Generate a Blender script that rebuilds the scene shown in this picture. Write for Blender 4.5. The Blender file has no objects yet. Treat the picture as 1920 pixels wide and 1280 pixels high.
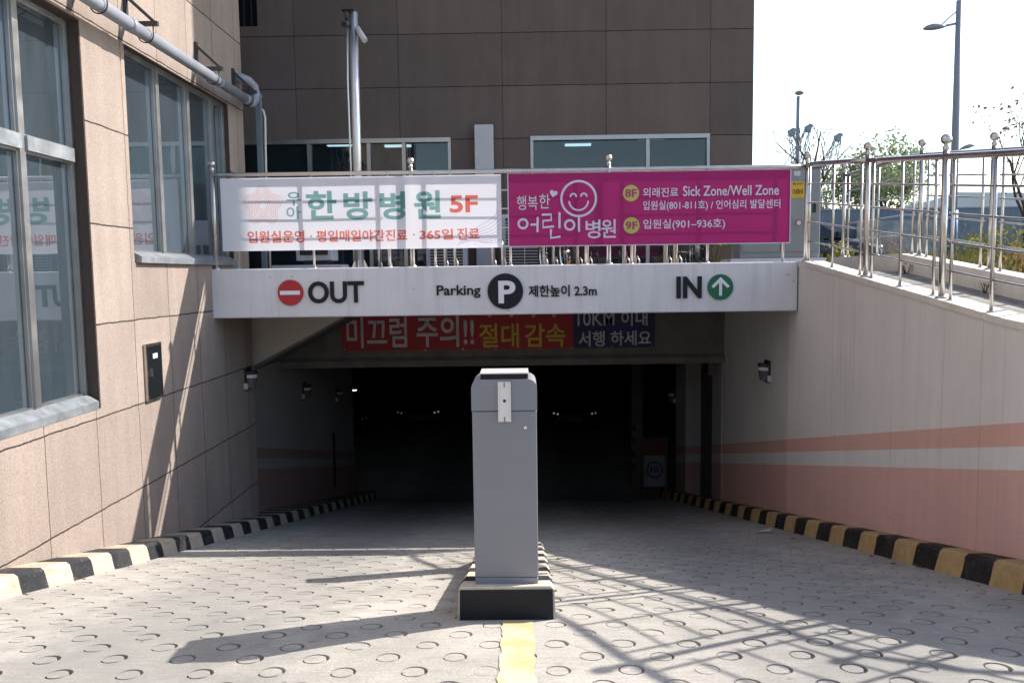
import bpy, bmesh, math, random
import numpy as np
from mathutils import Vector, Matrix
random.seed(7); rng = np.random.default_rng(7)
S = bpy.context.scene
C = S.collection
# ------------------------------------------------------------------ camera
cam = bpy.data.objects.new("camera", bpy.data.cameras.new("camera")); C.objects.link(cam)
cam.data.sensor_width = 36; cam.data.lens = 28; cam.data.clip_start = .05; cam.data.clip_end = 2000
YAW, PITCH, ROLL = math.radians(.64), math.radians(4.78), math.radians(-.78)
RC = Matrix.Rotation(YAW, 3, 'Z') @ Matrix.Rotation(math.pi/2 - PITCH, 3, 'X') @ Matrix.Rotation(ROLL, 3, 'Z')
CAM = Vector((0, 0, 1.7))
cam.matrix_world = Matrix.Translation(CAM) @ RC.to_4x4()
S.camera = cam
# ------------------------------------------------------------------ light
SUN = Vector((1, .53, .86)).normalized()
W = bpy.data.worlds.new("World"); S.world = W; W.use_nodes = True
nt = W.node_tree; nt.nodes.clear()
sky = nt.nodes.new('ShaderNodeTexSky'); sky.sky_type = 'NISHITA'; sky.sun_disc = False
sky.sun_elevation = math.asin(SUN.z); sky.sun_rotation = math.atan2(SUN.x, SUN.y)
sky.air_density = 1.2; sky.dust_density = 1.0; sky.ozone_density = 1.0
bg = nt.nodes.new('ShaderNodeBackground'); bg.inputs[1].default_value = .15
wo = nt.nodes.new('ShaderNodeOutputWorld')
nt.links.new(sky.outputs[0], bg.inputs[0]); nt.links.new(bg.outputs[0], wo.inputs[0])
sl = bpy.data.lights.new("sun", 'SUN'); sl.energy = 4.2; sl.angle = math.radians(.5); sl.color = (1, .95, .88)
so = bpy.data.objects.new("sun", sl); C.objects.link(so)
so.rotation_euler = SUN.to_track_quat('Z', 'Y').to_euler()
S.view_settings.view_transform = 'Standard'; S.view_settings.look = 'None'
S.view_settings.exposure = 1.0; S.view_settings.gamma = 1
S.cycles.max_bounces = 8; S.cycles.diffuse_bounces = 2; S.cycles.glossy_bounces = 4; S.cycles.transparent_max_bounces = 12
S.cycles.sample_clamp_indirect = 6

# ------------------------------------------------------------------ helpers
def AT(px, py, X=None, Y=None):
    d = RC @ Vector(((px-960)/1493.33, -(py-640)/1493.33, -1))
    t = X/d.x if X is not None else Y/d.y
    return CAM + d*t
def gz(y):                       # height of the ramp's surface
    if y < 2.5: return 0.
    if y < 4.5: return -.235*(y-2.5)**2/4
    if y < 17.3: return -.235-.235*(y-4.5)
    if y < 19.3: return -.235-.235*12.8-.235*(y-17.3)+.235*(y-17.3)**2/4
    return -.235-.235*12.8-.235
FLOOR = gz(25)
def cop(y): return 1.81-.118*(9.2-min(y, 9.2)) if y < 9.2 else 1.81     # top of the right wall
def pathz(y): return max(0.02, cop(y)-.13)

TX, TY0, RWALL = 5.10, 5.40, 1.83      # the path and both its walls turn right round this centre
def bend(rad, q):
    """point on a line at distance rad from the turning centre; q = metres run along the middle of the path from y = 9.2"""
    q1 = 9.2-TY0; q2 = q1+1.3*math.pi/2
    if q <= q1: x, y = TX-rad, 9.2-q
    elif q <= q2: a = (q-q1)/1.3; x, y = TX-rad*math.cos(a), TY0-rad*math.sin(a)
    else: x, y = TX+q-q2, TY0-rad
    return x, y
def copq(q): return 1.81-.118*max(q, 0)
def pathq(q): return copq(q)-.13
QEND = 15.
QS = [-.5, 0]+list(np.linspace(.3, 9.2-TY0, 10))+list(np.linspace(9.2-TY0+.1, 9.2-TY0+2.05, 22))+list(np.linspace(9.2-TY0+2.2, QEND, 14))
def ribbon(mb, prof, qs=QS):
    """sweep a closed profile of (radius, height function of q) along the path"""
    n = len(prof); vs = []
    for q in qs:
        for rad, zf in prof: x, y = bend(rad, q); vs.append((x, y, zf(q)))
    m = len(qs)
    return mb.add(vs, [(n*i+k, n*i+(k+1) % n, n*i+n+(k+1) % n, n*i+n+k) for i in range(m-1) for k in range(n)]+[tuple(range(n))[::-1], tuple(n*(m-1)+k for k in range(n))])
class MB:
    def __init__(s): s.v = []; s.f = []; s.sm = []
    def add(s, vs, fs, smooth=False):
        n = len(s.v); s.v += [tuple(v) for v in vs]
        s.f += [tuple(i+n for i in f) for f in fs]; s.sm += [smooth]*len(fs); return s
    def box(s, x0, x1, y0, y1, z0, z1):
        return s.add([(x, y, z) for x in (x0, x1) for y in (y0, y1) for z in (z0, z1)],
                     [(0,1,3,2), (4,6,7,5), (0,4,5,1), (2,3,7,6), (0,2,6,4), (1,5,7,3)])
    def prism(s, poly, a, b, axis='Y', smooth=False):
        n = len(poly)
        def P(p, t): return {'Y': (p[0], t, p[1]), 'X': (t, p[0], p[1]), 'Z': (p[0], p[1], t)}[axis]
        vs = [P(p, a) for p in poly]+[P(p, b) for p in poly]
        s.add(vs, [tuple(range(n)), tuple(range(2*n-1, n-1, -1))])
        k = len(s.v)-2*n
        s.f += [(k+i, k+(i+1) % n, k+n+(i+1) % n, k+n+i) for i in range(n)]; s.sm += [smooth]*n; return s
    def tube(s, pts, r, seg=8, cap=True):
        pts = [Vector(p) for p in pts]; n = len(pts); rr = r if isinstance(r, (list, tuple)) else [r]*n
        vs = []; fs = []; up = None
        for i, p in enumerate(pts):
            d = (pts[min(i+1, n-1)]-pts[max(i-1, 0)]).normalized()
            if up is None: up = Vector((0, 0, 1)) if abs(d.z) < .9 else Vector((1, 0, 0))
            a = d.cross(up).normalized(); b = a.cross(d).normalized(); up = b
            vs += [p+(a*math.cos(t)+b*math.sin(t))*rr[i] for t in [2*math.pi*k/seg for k in range(seg)]]
        for i in range(n-1):
            for k in range(seg):
                fs.append((i*seg+k, i*seg+(k+1) % seg, (i+1)*seg+(k+1) % seg, (i+1)*seg+k))
        s.add(vs, fs, True)
        if cap:
            k0 = len(s.v)-n*seg
            s.f += [tuple(k0+i for i in range(seg))[::-1], tuple(k0+(n-1)*seg+i for i in range(seg))]; s.sm += [False]*2
        return s
    def lathe(s, prof, c, seg=16, axis='Z'):
        vs = []
        for r, h in prof:
            for k in range(seg):
                t = 2*math.pi*k/seg; u, v = r*math.cos(t), r*math.sin(t)
                o = {'Z': (u, v, h), 'Y': (u, h, v), 'X': (h, u, v)}[axis]
                vs.append((c[0]+o[0], c[1]+o[1], c[2]+o[2]))
        fs = [(i*seg+k, i*seg+(k+1) % seg, (i+1)*seg+(k+1) % seg, (i+1)*seg+k) for i in range(len(prof)-1) for k in range(seg)]
        return s.add(vs, fs, True)
    def sphere(s, c, r, seg=14, sz=1):
        return s.lathe([(max(1e-4, r*math.sin(math.pi*i/10)), -r*sz*math.cos(math.pi*i/10)) for i in range(11)], c, seg)
    def build(s, name, m, parent=None, loc=None, fix=True):
        me = bpy.data.meshes.new(name)
        if parent is not None: o0 = WL[parent.name]
        elif loc is not None: o0 = Vector(loc)
        else:
            a = np.array(s.v); o0 = Vector(((a[:, 0].min()+a[:, 0].max())/2, (a[:, 1].min()+a[:, 1].max())/2, a[:, 2].min()))
        me.from_pydata([tuple(Vector(v)-o0) for v in s.v], [], s.f)
        me.polygons.foreach_set('use_smooth', s.sm)
        if fix:
            bm = bmesh.new(); bm.from_mesh(me); bmesh.ops.recalc_face_normals(bm, faces=bm.faces[:]); bm.to_mesh(me); bm.free()
        me.materials.append(m)
        o = bpy.data.objects.new(name, me); C.objects.link(o)
        if parent is not None: o.parent = parent; WL[o.name] = o0
        else: o.location = o0; WL[o.name] = o0
        return o
WL = {}                          # world place of every origin
def tag(o, label, cat, group=None, kind=None):
    if label: o['label'] = label
    if cat: o['category'] = cat
    if group: o['group'] = group
    if kind: o['kind'] = kind
    return o
def thing(name, loc, label, cat, group=None):
    o = bpy.data.objects.new(name, None); C.objects.link(o); o.location = loc; o.empty_display_size = .1
    WL[o.name] = Vector(loc); return tag(o, label, cat, group)
def struct(o): o['kind'] = 'structure'; return o
def copy_tree(o, loc=None, parent=None, label=None, rz=None):
    c = o.copy(); C.objects.link(c)
    if parent is not None: c.parent = parent
    if loc is not None: c.location = loc
    if rz is not None: c.rotation_euler.z = rz
    if label: c['label'] = label
    for ch in o.children: copy_tree(ch, None, c)
    return c
def box(*a): return MB().box(*a)
def bevelled(mb, name, m, parent, w=.01, seg=2, loc=None):
    o = mb.build(name, m, parent, loc)
    bm = bmesh.new(); bm.from_mesh(o.data); bmesh.ops.bevel(bm, geom=bm.edges[:], offset=w, segments=seg, affect='EDGES', profile=.5)
    bm.to_mesh(o.data); bm.free(); return o
def lettering(name, body, cx, cz, w, h, y, m, parent, depth=.0, bold=.0):
    """writing that faces -Y, scaled to w x h around (cx, cz)"""
    cu = bpy.data.curves.new('t', 'FONT'); cu.body = body; cu.offset = bold; cu.resolution_u = 4
    ob = bpy.data.objects.new('t', cu); C.objects.link(ob)
    me0 = bpy.data.meshes.new_from_object(ob.evaluated_get(bpy.context.evaluated_depsgraph_get()))
    v = np.array([q.co[:] for q in me0.vertices]); fs = [tuple(p.vertices) for p in me0.polygons]
    bpy.data.objects.remove(ob); bpy.data.curves.remove(cu); bpy.data.meshes.remove(me0)
    a, b = v.min(0), v.max(0)
    X = cx+((v[:, 0]-a[0])/(b[0]-a[0])-.5)*w; Z = cz+((v[:, 1]-a[1])/(b[1]-a[1])-.5)*h
    mb = MB(); n = len(v)
    mb.add([(x, y, z) for x, z in zip(X, Z)], fs)
    if depth:
        cnt = {}
        for f in fs:
            for i in range(len(f)): e = (f[i], f[(i+1) % len(f)]); cnt[e] = 1
        mb.v += [(x, y+depth, z) for x, z in zip(X, Z)]
        sd = [(e[0], e[0]+n, e[1]+n, e[1]) for e in cnt if (e[1], e[0]) not in cnt]
        mb.f += sd; mb.sm += [False]*len(sd)
    return mb.build(name, m, parent, fix=bool(depth))
def pxbox(x0, x1, y0, y1, Y):
    """real centre and size of a sign element standing in the plane at distance Y"""
    a = AT(x0, (y0+y1)/2, Y=Y); b = AT(x1, (y0+y1)/2, Y=Y); c = AT((x0+x1)/2, (y0+y1)/2, Y=Y)
    k = (b.x-a.x)/(x1-x0); return c.x, c.z, b.x-a.x, ((y1-y0)-.0136*(x1-x0))*k
def pxtext(name, body, x0, x1, y0, y1, Y, m, parent, depth=.0, bold=.0):
    cx, cz, w, h = pxbox(x0, x1, y0, y1, Y-depth); return lettering(name, body, cx, cz, w, h, Y-depth, m, parent, depth, bold)
def stroke(mb, pts, w, y, closed=False):
    """a flat pen stroke with round ends in the plane y; pts are (x, z)"""
    P = [Vector((p[0], p[1])) for p in pts]; n = len(P); L = []; R = []
    for i in range(n):
        d = ((P[(i+1) % n]-P[i-1]) if closed else (P[min(i+1, n-1)]-P[max(i-1, 0)])).normalized(); q = Vector((-d.y, d.x))*w/2
        L.append(P[i]+q); R.append(P[i]-q)
    vs = [(p.x, y, p.y) for p in L+R]
    fs = [(i, (i+1) % n, n+(i+1) % n, n+i) for i in range(n if closed else n-1)]
    mb.add(vs, fs)
    if not closed:
        for e, (p, q) in ((0, (P[0], P[1])), (1, (P[-1], P[-2]))):
            a0 = math.atan2((p-q).y, (p-q).x)
            cap = [(p.x+w/2*math.cos(a0+t), y, p.y+w/2*math.sin(a0+t)) for t in np.linspace(-math.pi/2, math.pi/2, 7)]
            mb.add(cap, [tuple(range(7))])
    return mb
def ring(cx, cz, r, n=40, a0=0, a1=2*math.pi, ry=None):
    full = abs(a1-a0) > 6.2
    return [(cx+r*math.cos(t), cz+(ry or r)*math.sin(t)) for t in (np.linspace(a0, a1, n, endpoint=not full))]
def disc(cx, cz, r, y0, y1, n=40): return MB().prism(ring(cx, cz, r, n), y0, y1)

# ------------------------------------------------------------------ materials
class NT:
    def __init__(s, name):
        s.m = bpy.data.materials.new(name); s.m.use_nodes = True; s.t = s.m.node_tree; s.t.nodes.clear()
        s.out = s.n('OutputMaterial')
    def n(s, typ, **k):
        nd = s.t.nodes.new('ShaderNode'+typ)
        for a, b in k.items(): setattr(nd, a, b)
        return nd
    def l(s, a, b): s.t.links.new(a, b); return b
    def set(s, sock, v):
        if isinstance(v, bpy.types.NodeSocket): s.l(v, sock)
        elif isinstance(v, (tuple, list)) and len(v) == 3 and sock.type == 'RGBA': sock.default_value = (*v, 1)
        else: sock.default_value = v
    def math(s, op, a, b=None, c=None):
        nd = s.n('Math', operation=op)
        for i, v in enumerate((a, b, c)):
            if v is not None: s.set(nd.inputs[i], v)
        return nd.outputs[0]
    def mix(s, f, a, b, blend='MIX'):
        nd = s.n('Mix', data_type='RGBA', blend_type=blend); s.set(nd.inputs[0], f); s.set(nd.inputs[6], a); s.set(nd.inputs[7], b); return nd.outputs[2]
    def pos(s): return s.n('NewGeometry').outputs['Position']
    def xyz(s, v):
        nd = s.n('SeparateXYZ'); s.l(v, nd.inputs[0]); return nd.outputs
    def mapv(s, v, sc):
        nd = s.n('Mapping'); s.l(v, nd.inputs[0]); nd.inputs[3].default_value = sc; return nd.outputs[0]
    def noise(s, v, sc, det=4, rough=.6):
        nd = s.n('TexNoise'); s.l(v, nd.inputs[0]); nd.inputs['Scale'].default_value = sc; nd.inputs['Detail'].default_value = det; nd.inputs['Roughness'].default_value = rough; return nd.outputs[0]
    def ramp(s, f, a, b, x=0, y=1):
        nd = s.n('MapRange'); s.set(nd.inputs[0], f); nd.inputs[1].default_value = a; nd.inputs[2].default_value = b; nd.inputs[3].default_value = x; nd.inputs[4].default_value = y; return nd.outputs[0]
    def bsdf(s, col, rough=.6, metal=0, bump=None, bs=.2, bd=.01, spec=.5):
        p = s.n('BsdfPrincipled'); s.set(p.inputs['Base Color'], col); s.set(p.inputs['Roughness'], rough); s.set(p.inputs['Metallic'], metal)
        p.inputs['Specular IOR Level'].default_value = spec
        if bump is not None:
            b = s.n('Bump'); b.inputs['Strength'].default_value = bs; b.inputs['Distance'].default_value = bd; s.l(bump, b.inputs['Height']); s.l(b.outputs[0], p.inputs['Normal'])
        s.l(p.outputs[0], s.out.inputs[0]); return p
def plain(name, col, rough=.6, metal=0, var=.12, sc=6., bump=0., spec=.5, streak=0):
    k = NT(name); p = k.pos(); n = k.noise(p, sc)
    f = k.ramp(n, .3, .7, 1-var, 1+var)
    c = k.mix(1., col, f, 'MULTIPLY')
    if streak:
        st = k.noise(k.mapv(p, (7, 7, .35)), 1.5, 5, .7)
        c = k.mix(k.ramp(st, .5, .74, 0, streak), c, tuple(x*.4 for x in col))
    rg = k.ramp(n, .3, .7, max(.02, rough-.06), min(1, rough+.06))
    k.bsdf(c, rg, metal, k.noise(p, 180, 3) if bump else None, bump, .004, spec); return k.m
def stone(name, col, axis, h0, hs, v0, vs, hs2=None, jw=.007):
    """granular cladding panels with dark open joints"""
    k = NT(name); p = k.pos(); x, y, z = k.xyz(p); u = y if axis == 'Y' else x
    wob = k.ramp(k.noise(p, 7, 3), 0, 1, -.012, .012)
    zz = k.math('SUBTRACT', k.math('ADD', z, wob), h0)
    if hs2:
        sp = k.math('ADD', k.math('MULTIPLY', k.math('LESS_THAN', zz, 0.), hs2-hs), hs)
        zq = k.math('DIVIDE', zz, sp)
    else: zq = k.math('DIVIDE', zz, hs); sp = hs
    uq = k.math('DIVIDE', k.math('SUBTRACT', k.math('ADD', u, wob), v0), vs)
    dz = k.math('MULTIPLY', k.math('ABSOLUTE', k.math('SUBTRACT', zq, k.math('ROUND', zq))), hs)
    du = k.math('MULTIPLY', k.math('ABSOLUTE', k.math('SUBTRACT', uq, k.math('ROUND', uq))), vs)
    joint = k.math('MAXIMUM', k.math('LESS_THAN', dz, jw), k.math('LESS_THAN', du, jw*.6))
    cell = k.n('TexWhiteNoise', noise_dimensions='2D'); cb = k.n('CombineXYZ')
    k.l(k.math('FLOOR', uq), cb.inputs[0]); k.l(k.math('FLOOR', zq), cb.inputs[1]); k.l(cb.outputs[0], cell.inputs['Vector'])
    tone = k.ramp(cell.outputs[0], 0, 1, .88, 1.08)
    grain = k.noise(p, 110, 3, .85); big = k.noise(p, 1.4, 5); st = k.noise(k.mapv(p, (5, 5, .5)), 1.2, 4)
    c = k.mix(1., col, k.math('MULTIPLY', tone, k.math('MULTIPLY', k.ramp(grain, .3, .7, .62, 1.38), k.math('MULTIPLY', k.ramp(big, .3, .7, .93, 1.07), k.ramp(st, .3, .7, .92, 1.07)))), 'MULTIPLY')
    sp_ = k.math('GREATER_THAN', k.noise(p, 95, 1), .74); c = k.mix(k.math('MULTIPLY', sp_, .5), c, tuple(min(.8, q*2.2) for q in col))
    c = k.mix(joint, c, tuple(q*.12 for q in col))
    hgt = k.math('SUBTRACT', grain, k.math('MULTIPLY', joint, 2.))
    k.bsdf(c, .85, 0, hgt, .35, .006, .25); return k.m
def kerb_paint(name, light, dark, y0, per):
    k = NT(name); p = k.pos(); x, y, z = k.xyz(p)
    w = k.ramp(k.noise(p, 9, 3), 0, 1, -.012, .012)
    q = k.math('FRACT', k.math('DIVIDE', k.math('SUBTRACT', k.math('ADD', y, w), y0), per))
    blk = k.math('LESS_THAN', q, .49)
    n = k.noise(p, 10, 6, .7); c = k.mix(blk, light, dark)
    c = k.mix(1., c, k.ramp(n, .25, .75, .75, 1.15), 'MULTIPLY')
    wear = k.math('GREATER_THAN', k.noise(p, 22, 6, .75), .615); c = k.mix(k.math('MULTIPLY', wear, .6), c, (.22, .2, .17))
    dirt = k.ramp(k.noise(p, 4, 4), .5, .75, 0, .45); c = k.mix(dirt, c, (.11, .095, .075))
    k.bsdf(c, .6, 0, k.noise(p, 60, 4), .3, .01, .3); return k.m
def stripes(name, shade_k=1.):  # a factor below one paints shade into the whole wall colour
    k = NT(name); p = k.pos(); x, y, z = k.xyz(p)
    s = k.math('SUBTRACT', z, k.math('SUBTRACT', .697, k.math('MULTIPLY', k.math('SUBTRACT', y, 5.166), .2333)))
    s = k.math('ADD', s, k.ramp(k.noise(p, 30, 2), 0, 1, -.003, .003))
    top = k.math('MULTIPLY', k.math('LESS_THAN', s, 0.), k.math('GREATER_THAN', s, -.159)); low = k.math('LESS_THAN', s, -.318)
    white = k.math('MULTIPLY', k.math('LESS_THAN', s, -.159), k.math('GREATER_THAN', s, -.318))
    c = k.mix(top, (.72, .69, .665), (.68, .41, .35)); c = k.mix(low, c, (.68, .42, .38)); c = k.mix(white, c, (.71, .69, .67))
    st = k.noise(k.mapv(p, (9, 9, .35)), 1.3, 5, .7); big = k.noise(p, 1.1, 5)
    c = k.mix(1., c, k.math('MULTIPLY', k.ramp(st, .3, .75, 1.03, .93), k.ramp(big, .3, .7, .93*shade_k, 1.06*shade_k)), 'MULTIPLY')
    # form joints, tyre scuffs and splashed dirt that belong to the wall
    jt = k.math('ABSOLUTE', k.math('SUBTRACT', k.math('FRACT', k.math('DIVIDE', k.math('ADD', y, 1.1), 2.7)), .5)); c = k.mix(k.math('MULTIPLY', k.math('LESS_THAN', jt, .0016), .35), c, (.18, .16, .15))
    sc = k.noise(k.mapv(p, (1, .55, 9)), 2.6, 5, .75); lowm = k.ramp(s, -1.0, -.45, 1, 0)
    c = k.mix(k.math('MULTIPLY', k.ramp(sc, .60, .70, 0, .55), lowm), c, (.10, .085, .08))
    dr = k.noise(k.mapv(p, (16, 16, .22)), 1.1, 4, .65); c = k.mix(k.ramp(dr, .60, .76, 0, .28), c, (.24, .20, .18))
    k.bsdf(c, .75, 0, k.noise(p, 70, 4), .15, .006, .3); return k.m
def concrete_road(name):
    k = NT(name); p = k.pos(); x, y, z = k.xyz(p)
    broom = k.noise(k.mapv(p, (1.2, 30, 1)), 3, 5, .7); fine = k.noise(p, 75, 4, .85); big = k.noise(p, .9, 6, .65); mid = k.noise(p, 5, 5)
    f = k.math('MULTIPLY', k.ramp(fine, .3, .7, .74, 1.24), k.math('MULTIPLY', k.ramp(big, .3, .7, .76, 1.16), k.math('MULTIPLY', k.ramp(broom, .3, .7, .84, 1.12), k.ramp(mid, .3, .7, .93, 1.07))))
    c = k.mix(1., (.405, .375, .333), f, 'MULTIPLY')
    # tyre grime in two wheel tracks per lane
    w = k.math('ABSOLUTE', k.math('SUBTRACT', k.math('ABSOLUTE', k.math('ADD', x, .1)), 1.75))
    tr = k.ramp(k.math('ADD', w, k.ramp(mid, .3, .7, -.25, .25)), .35, 1.0, 1, 0)
    c = k.mix(k.math('MULTIPLY', tr, k.ramp(big, .35, .65, .2, .75)), c, (.16, .155, .15))
    blot = k.ramp(k.noise(p, 14, 5, .7), .62, .75, 0, .35); c = k.mix(blot, c, (.17, .16, .14))
    cross_streak = k.math('LESS_THAN', k.noise(k.mapv(p, (.6, 4, 1)), 2.2, 2), .3)  # random darker streaks lying across the ramp
    c = k.mix(k.math('MULTIPLY', cross_streak, .15), c, (.2, .19, .17))
    v = k.n('TexVoronoi', feature='DISTANCE_TO_EDGE'); dn = k.n('TexNoise'); dn.inputs['Scale'].default_value = 2.5; k.l(p, dn.inputs[0])
    wv_ = k.n('Vector'+'Math', operation='MULTIPLY_ADD'); k.l(dn.outputs[1], wv_.inputs[0]); wv_.inputs[1].default_value = (.16, .16, 0); k.l(p, wv_.inputs[2]); k.l(wv_.outputs[0], v.inputs['Vector']); v.inputs['Scale'].default_value = .22
    crack = k.math('MULTIPLY', k.ramp(v.outputs['Distance'], .0004, .0011, 1, 0), k.ramp(k.noise(p, .7, 2), .45, .6, 0, .55))
    c = k.mix(crack, c, (.07, .065, .06))
    drip = k.math('GREATER_THAN', k.noise(p, 9, 2, .4), .735); c = k.mix(k.math('MULTIPLY', drip, .45), c, (.10, .095, .09))
    k.bsdf(c, .85, 0, k.math('ADD', fine, broom), .3, .006, .3); return k.m
def glassy(name, tint, base=None, dust=.1, ior=2.3):
    """pane: mirror by Fresnel over a tinted, dusty body"""
    k = NT(name); p = k.pos(); fr = k.n('Fresnel'); fr.inputs[0].default_value = ior
    g = k.n('BsdfGlossy'); g.inputs['Roughness'].default_value = .01; k.set(g.inputs['Color'], (.9, .95, 1))
    bmp = k.n('Bump'); bmp.inputs['Strength'].default_value = .02; bmp.inputs['Distance'].default_value = .05; k.l(k.noise(p, 1.6, 2), bmp.inputs['Height']); k.l(bmp.outputs[0], g.inputs['Normal'])
    t = k.n('BsdfTransparent'); k.set(t.inputs[0], tint)
    d = k.n('BsdfDiffuse'); sm = k.noise(k.mapv(p, (6, 6, .8)), 1.5, 6, .75); k.set(d.inputs[0], k.mix(k.ramp(sm, .3, .7), tuple(q*.9 for q in (base or tint)), tuple(min(.9, q*1.12) for q in (base or tint))))
    a = k.n('MixShader'); k.set(a.inputs[0], k.ramp(sm, .3, .75, dust*.85, min(1, dust*1.15))); k.l(t.outputs[0], a.inputs[1]); k.l(d.outputs[0], a.inputs[2])
    b = k.n('MixShader'); k.l(fr.outputs[0], b.inputs[0]); k.l(a.outputs[0], b.inputs[1]); k.l(g.outputs[0], b.inputs[2]); k.l(b.outputs[0], k.out.inputs[0]); return k.m
def cloth(name, col, tr):
    k = NT(name); d = k.n('BsdfDiffuse'); t = k.n('BsdfTranslucent'); a = k.n('MixShader'); a.inputs[0].default_value = tr
    p = k.pos(); w = k.noise(k.mapv(p, (1, 1, 1)), 1.5, 3); c = k.mix(1., col, k.ramp(w, .3, .7, .97, 1.02), 'MULTIPLY')
    k.set(d.inputs[0], c); k.set(t.inputs[0], c); k.l(d.outputs[0], a.inputs[1]); k.l(t.outputs[0], a.inputs[2]); k.l(a.outputs[0], k.out.inputs[0]); return k.m
def ink(name, col):              # printed film on a translucent banner: it filters the light of the cloth
    k = NT(name); t = k.n('BsdfTransparent'); k.set(t.inputs[0], col); k.l(t.outputs[0], k.out.inputs[0]); return k.m
def lamp(name, col, e):
    k = NT(name); m = k.n('Emission'); k.set(m.inputs[0], col); m.inputs[1].default_value = e; k.l(m.outputs[0], k.out.inputs[0]); return k.m
def leafy(name, a, b, tr=.35):
    k = NT(name); g = k.n('NewGeometry'); r = g.outputs['Random Per Island']; c = k.mix(r, a, b)
    d = k.n('BsdfDiffuse'); t = k.n('BsdfTranslucent'); x = k.n('MixShader'); x.inputs[0].default_value = tr
    k.set(d.inputs[0], c); k.set(t.inputs[0], c); k.l(d.outputs[0], x.inputs[1]); k.l(t.outputs[0], x.inputs[2]); k.l(x.outputs[0], k.out.inputs[0]); return k.m
def paving(name):
    k = NT(name); p = k.pos(); x, y, z = k.xyz(p)
    b = k.n('TexBrick'); cb = k.n('CombineXYZ'); k.l(y, cb.inputs[0]); k.l(x, cb.inputs[1]); k.l(cb.outputs[0], b.inputs[0])
    k.set(b.inputs['Color1'], (.30, .275, .25)); k.set(b.inputs['Color2'], (.22, .205, .19)); k.set(b.inputs['Mortar'], (.07, .065, .06))
    b.inputs['Scale'].default_value = 1; b.inputs['Mortar Size'].default_value = .008; b.inputs['Brick Width'].default_value = .3; b.inputs['Row Height'].default_value = .2
    c = k.mix(1., b.outputs[0], k.ramp(k.noise(p, 8, 5), .3, .7, .8, 1.2), 'MULTIPLY'); k.bsdf(c, .85, 0, k.noise(p, 90, 3), .2, .005, .3); return k.m
def soil(name):
    k = NT(name); p = k.pos(); n = k.noise(p, .8, 6); c = k.mix(k.ramp(n, .35, .65), (.16, .13, .09), (.12, .13, .06)); k.bsdf(c, .95, 0, k.noise(p, 20, 5), .5, .03, .1); return k.m
def ribbed(name, col, axis=0, per=.25):
    k = NT(name); p = k.pos(); s = k.xyz(p)[axis]; q = k.math('FRACT', k.math('DIVIDE', s, per)); h = k.ramp(k.math('ABSOLUTE', k.math('SUBTRACT', q, .5)), .2, .3)
    c = k.mix(1., col, k.ramp(k.noise(p, 1.2, 5), .3, .7, .85, 1.12), 'MULTIPLY'); k.bsdf(c, .55, 0, h, .25, .02, .4); return k.m

M = {}
M['ochre'] = plain('ochre render', (.26, .20, .12), .85, 0, .12, 1)
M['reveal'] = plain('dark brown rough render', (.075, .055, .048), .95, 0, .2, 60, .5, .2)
M['stone_left'] = stone('granular stone tan', (.312, .25, .213), 'Y', 1.322, .86, 5.95, .755, .80)
M['stone_back'] = stone('granular stone brown', (.134, .104, .09), 'X', 3.895, .83, -.245, 1.667, None, .006)
M['road'] = concrete_road('ramp concrete')
M['asphalt'] = plain('street asphalt', (.16, .155, .15), .9, 0, .2, 3, .3)
M['beam'] = plain('white painted concrete', (.70, .675, .69), .65, 0, .05, 2.5, .12, .3, .28)
M['cream'] = plain('cream painted concrete', (.70, .66, .60), .7, 0, .08, 3, .12, .3, .25)
M['wall'] = stripes('ramp wall paint with pink bands')
M['wall_covered'] = stripes('grimy ramp wall paint with pink bands', .86)  # slight shade under the deck put into the paint colour
M['wall_shaded'] = stripes('deep shade ramp wall paint with pink bands', .5)  # deeper garage shade put into the paint colour
M['soffit'] = plain('grey rough plaster', (.17, .16, .148), .9, 0, .2, 3, .6, .2, .2)
M['haunch'] = plain('beige plaster', (.52, .47, .42), .8, 0, .08, 3, .2, .3)
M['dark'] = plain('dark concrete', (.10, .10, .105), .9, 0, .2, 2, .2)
M['steel'] = plain('stainless steel', (.62, .59, .555), .32, 1, .08, 8)
M['steel_dark'] = plain('dull stainless steel', (.50, .47, .44), .33, 1, .08, 8)
M['alu'] = plain('aluminium frame', (.42, .415, .41), .36, .85, .1, 5)
M['sill'] = plain('weathered aluminium sill', (.30, .32, .34), .45, .5, .2, 9, 0, .5, .3)
M['pane_left'] = glassy('dusty window glass', (.30, .37, .42), (.19, .26, .315), .24, 3.1)
M['pane_back'] = glassy('dark window glass', (.42, .5, .53), (.05, .07, .08), .25, 1.6)
M['room'] = plain('room plaster', (.16, .17, .18), .8)
M['pvc'] = plain('grey plastic pipe', (.255, .27, .315), .4, 0, .07, 4)
M['chan'] = plain('blue grey channel paint', (.16, .20, .235), .5)
M['bracket'] = plain('dark painted iron', (.035, .033, .042), .5, 0, .15)
M['black'] = plain('black plastic', (.015, .016, .02), .45, 0, .1)
M['letter'] = plain('charcoal sign paint', (.009, .011, .016), .55, 0, .08, 6, 0, .3)
M['red'] = plain('red sign paint', (.42, .018, .025), .45, 0, .05)
M['green'] = plain('green sign paint', (.004, .13, .06), .45, 0, .05)
M['white'] = plain('white sign paint', (.78, .76, .80), .5, 0, .03)
M['kerb_l'] = kerb_paint('kerb paint cream and black', (.50, .42, .325), (.022, .024, .028), 5.14, .595)
M['kerb_r'] = kerb_paint('kerb paint ochre and black', (.50, .34, .16), (.022, .018, .02), 5.157, .68)
M['kerb_i'] = kerb_paint('island paint cream and black', (.66, .57, .46), (.022, .022, .026), 4.38, .36)
M['box'] = plain('grey powder coat', (.215, .22, .245), .42, 0, .04, 3)
M['box2'] = plain('pale grey powder coat', (.5, .48, .47), .4, 0, .04, 3)
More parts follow.
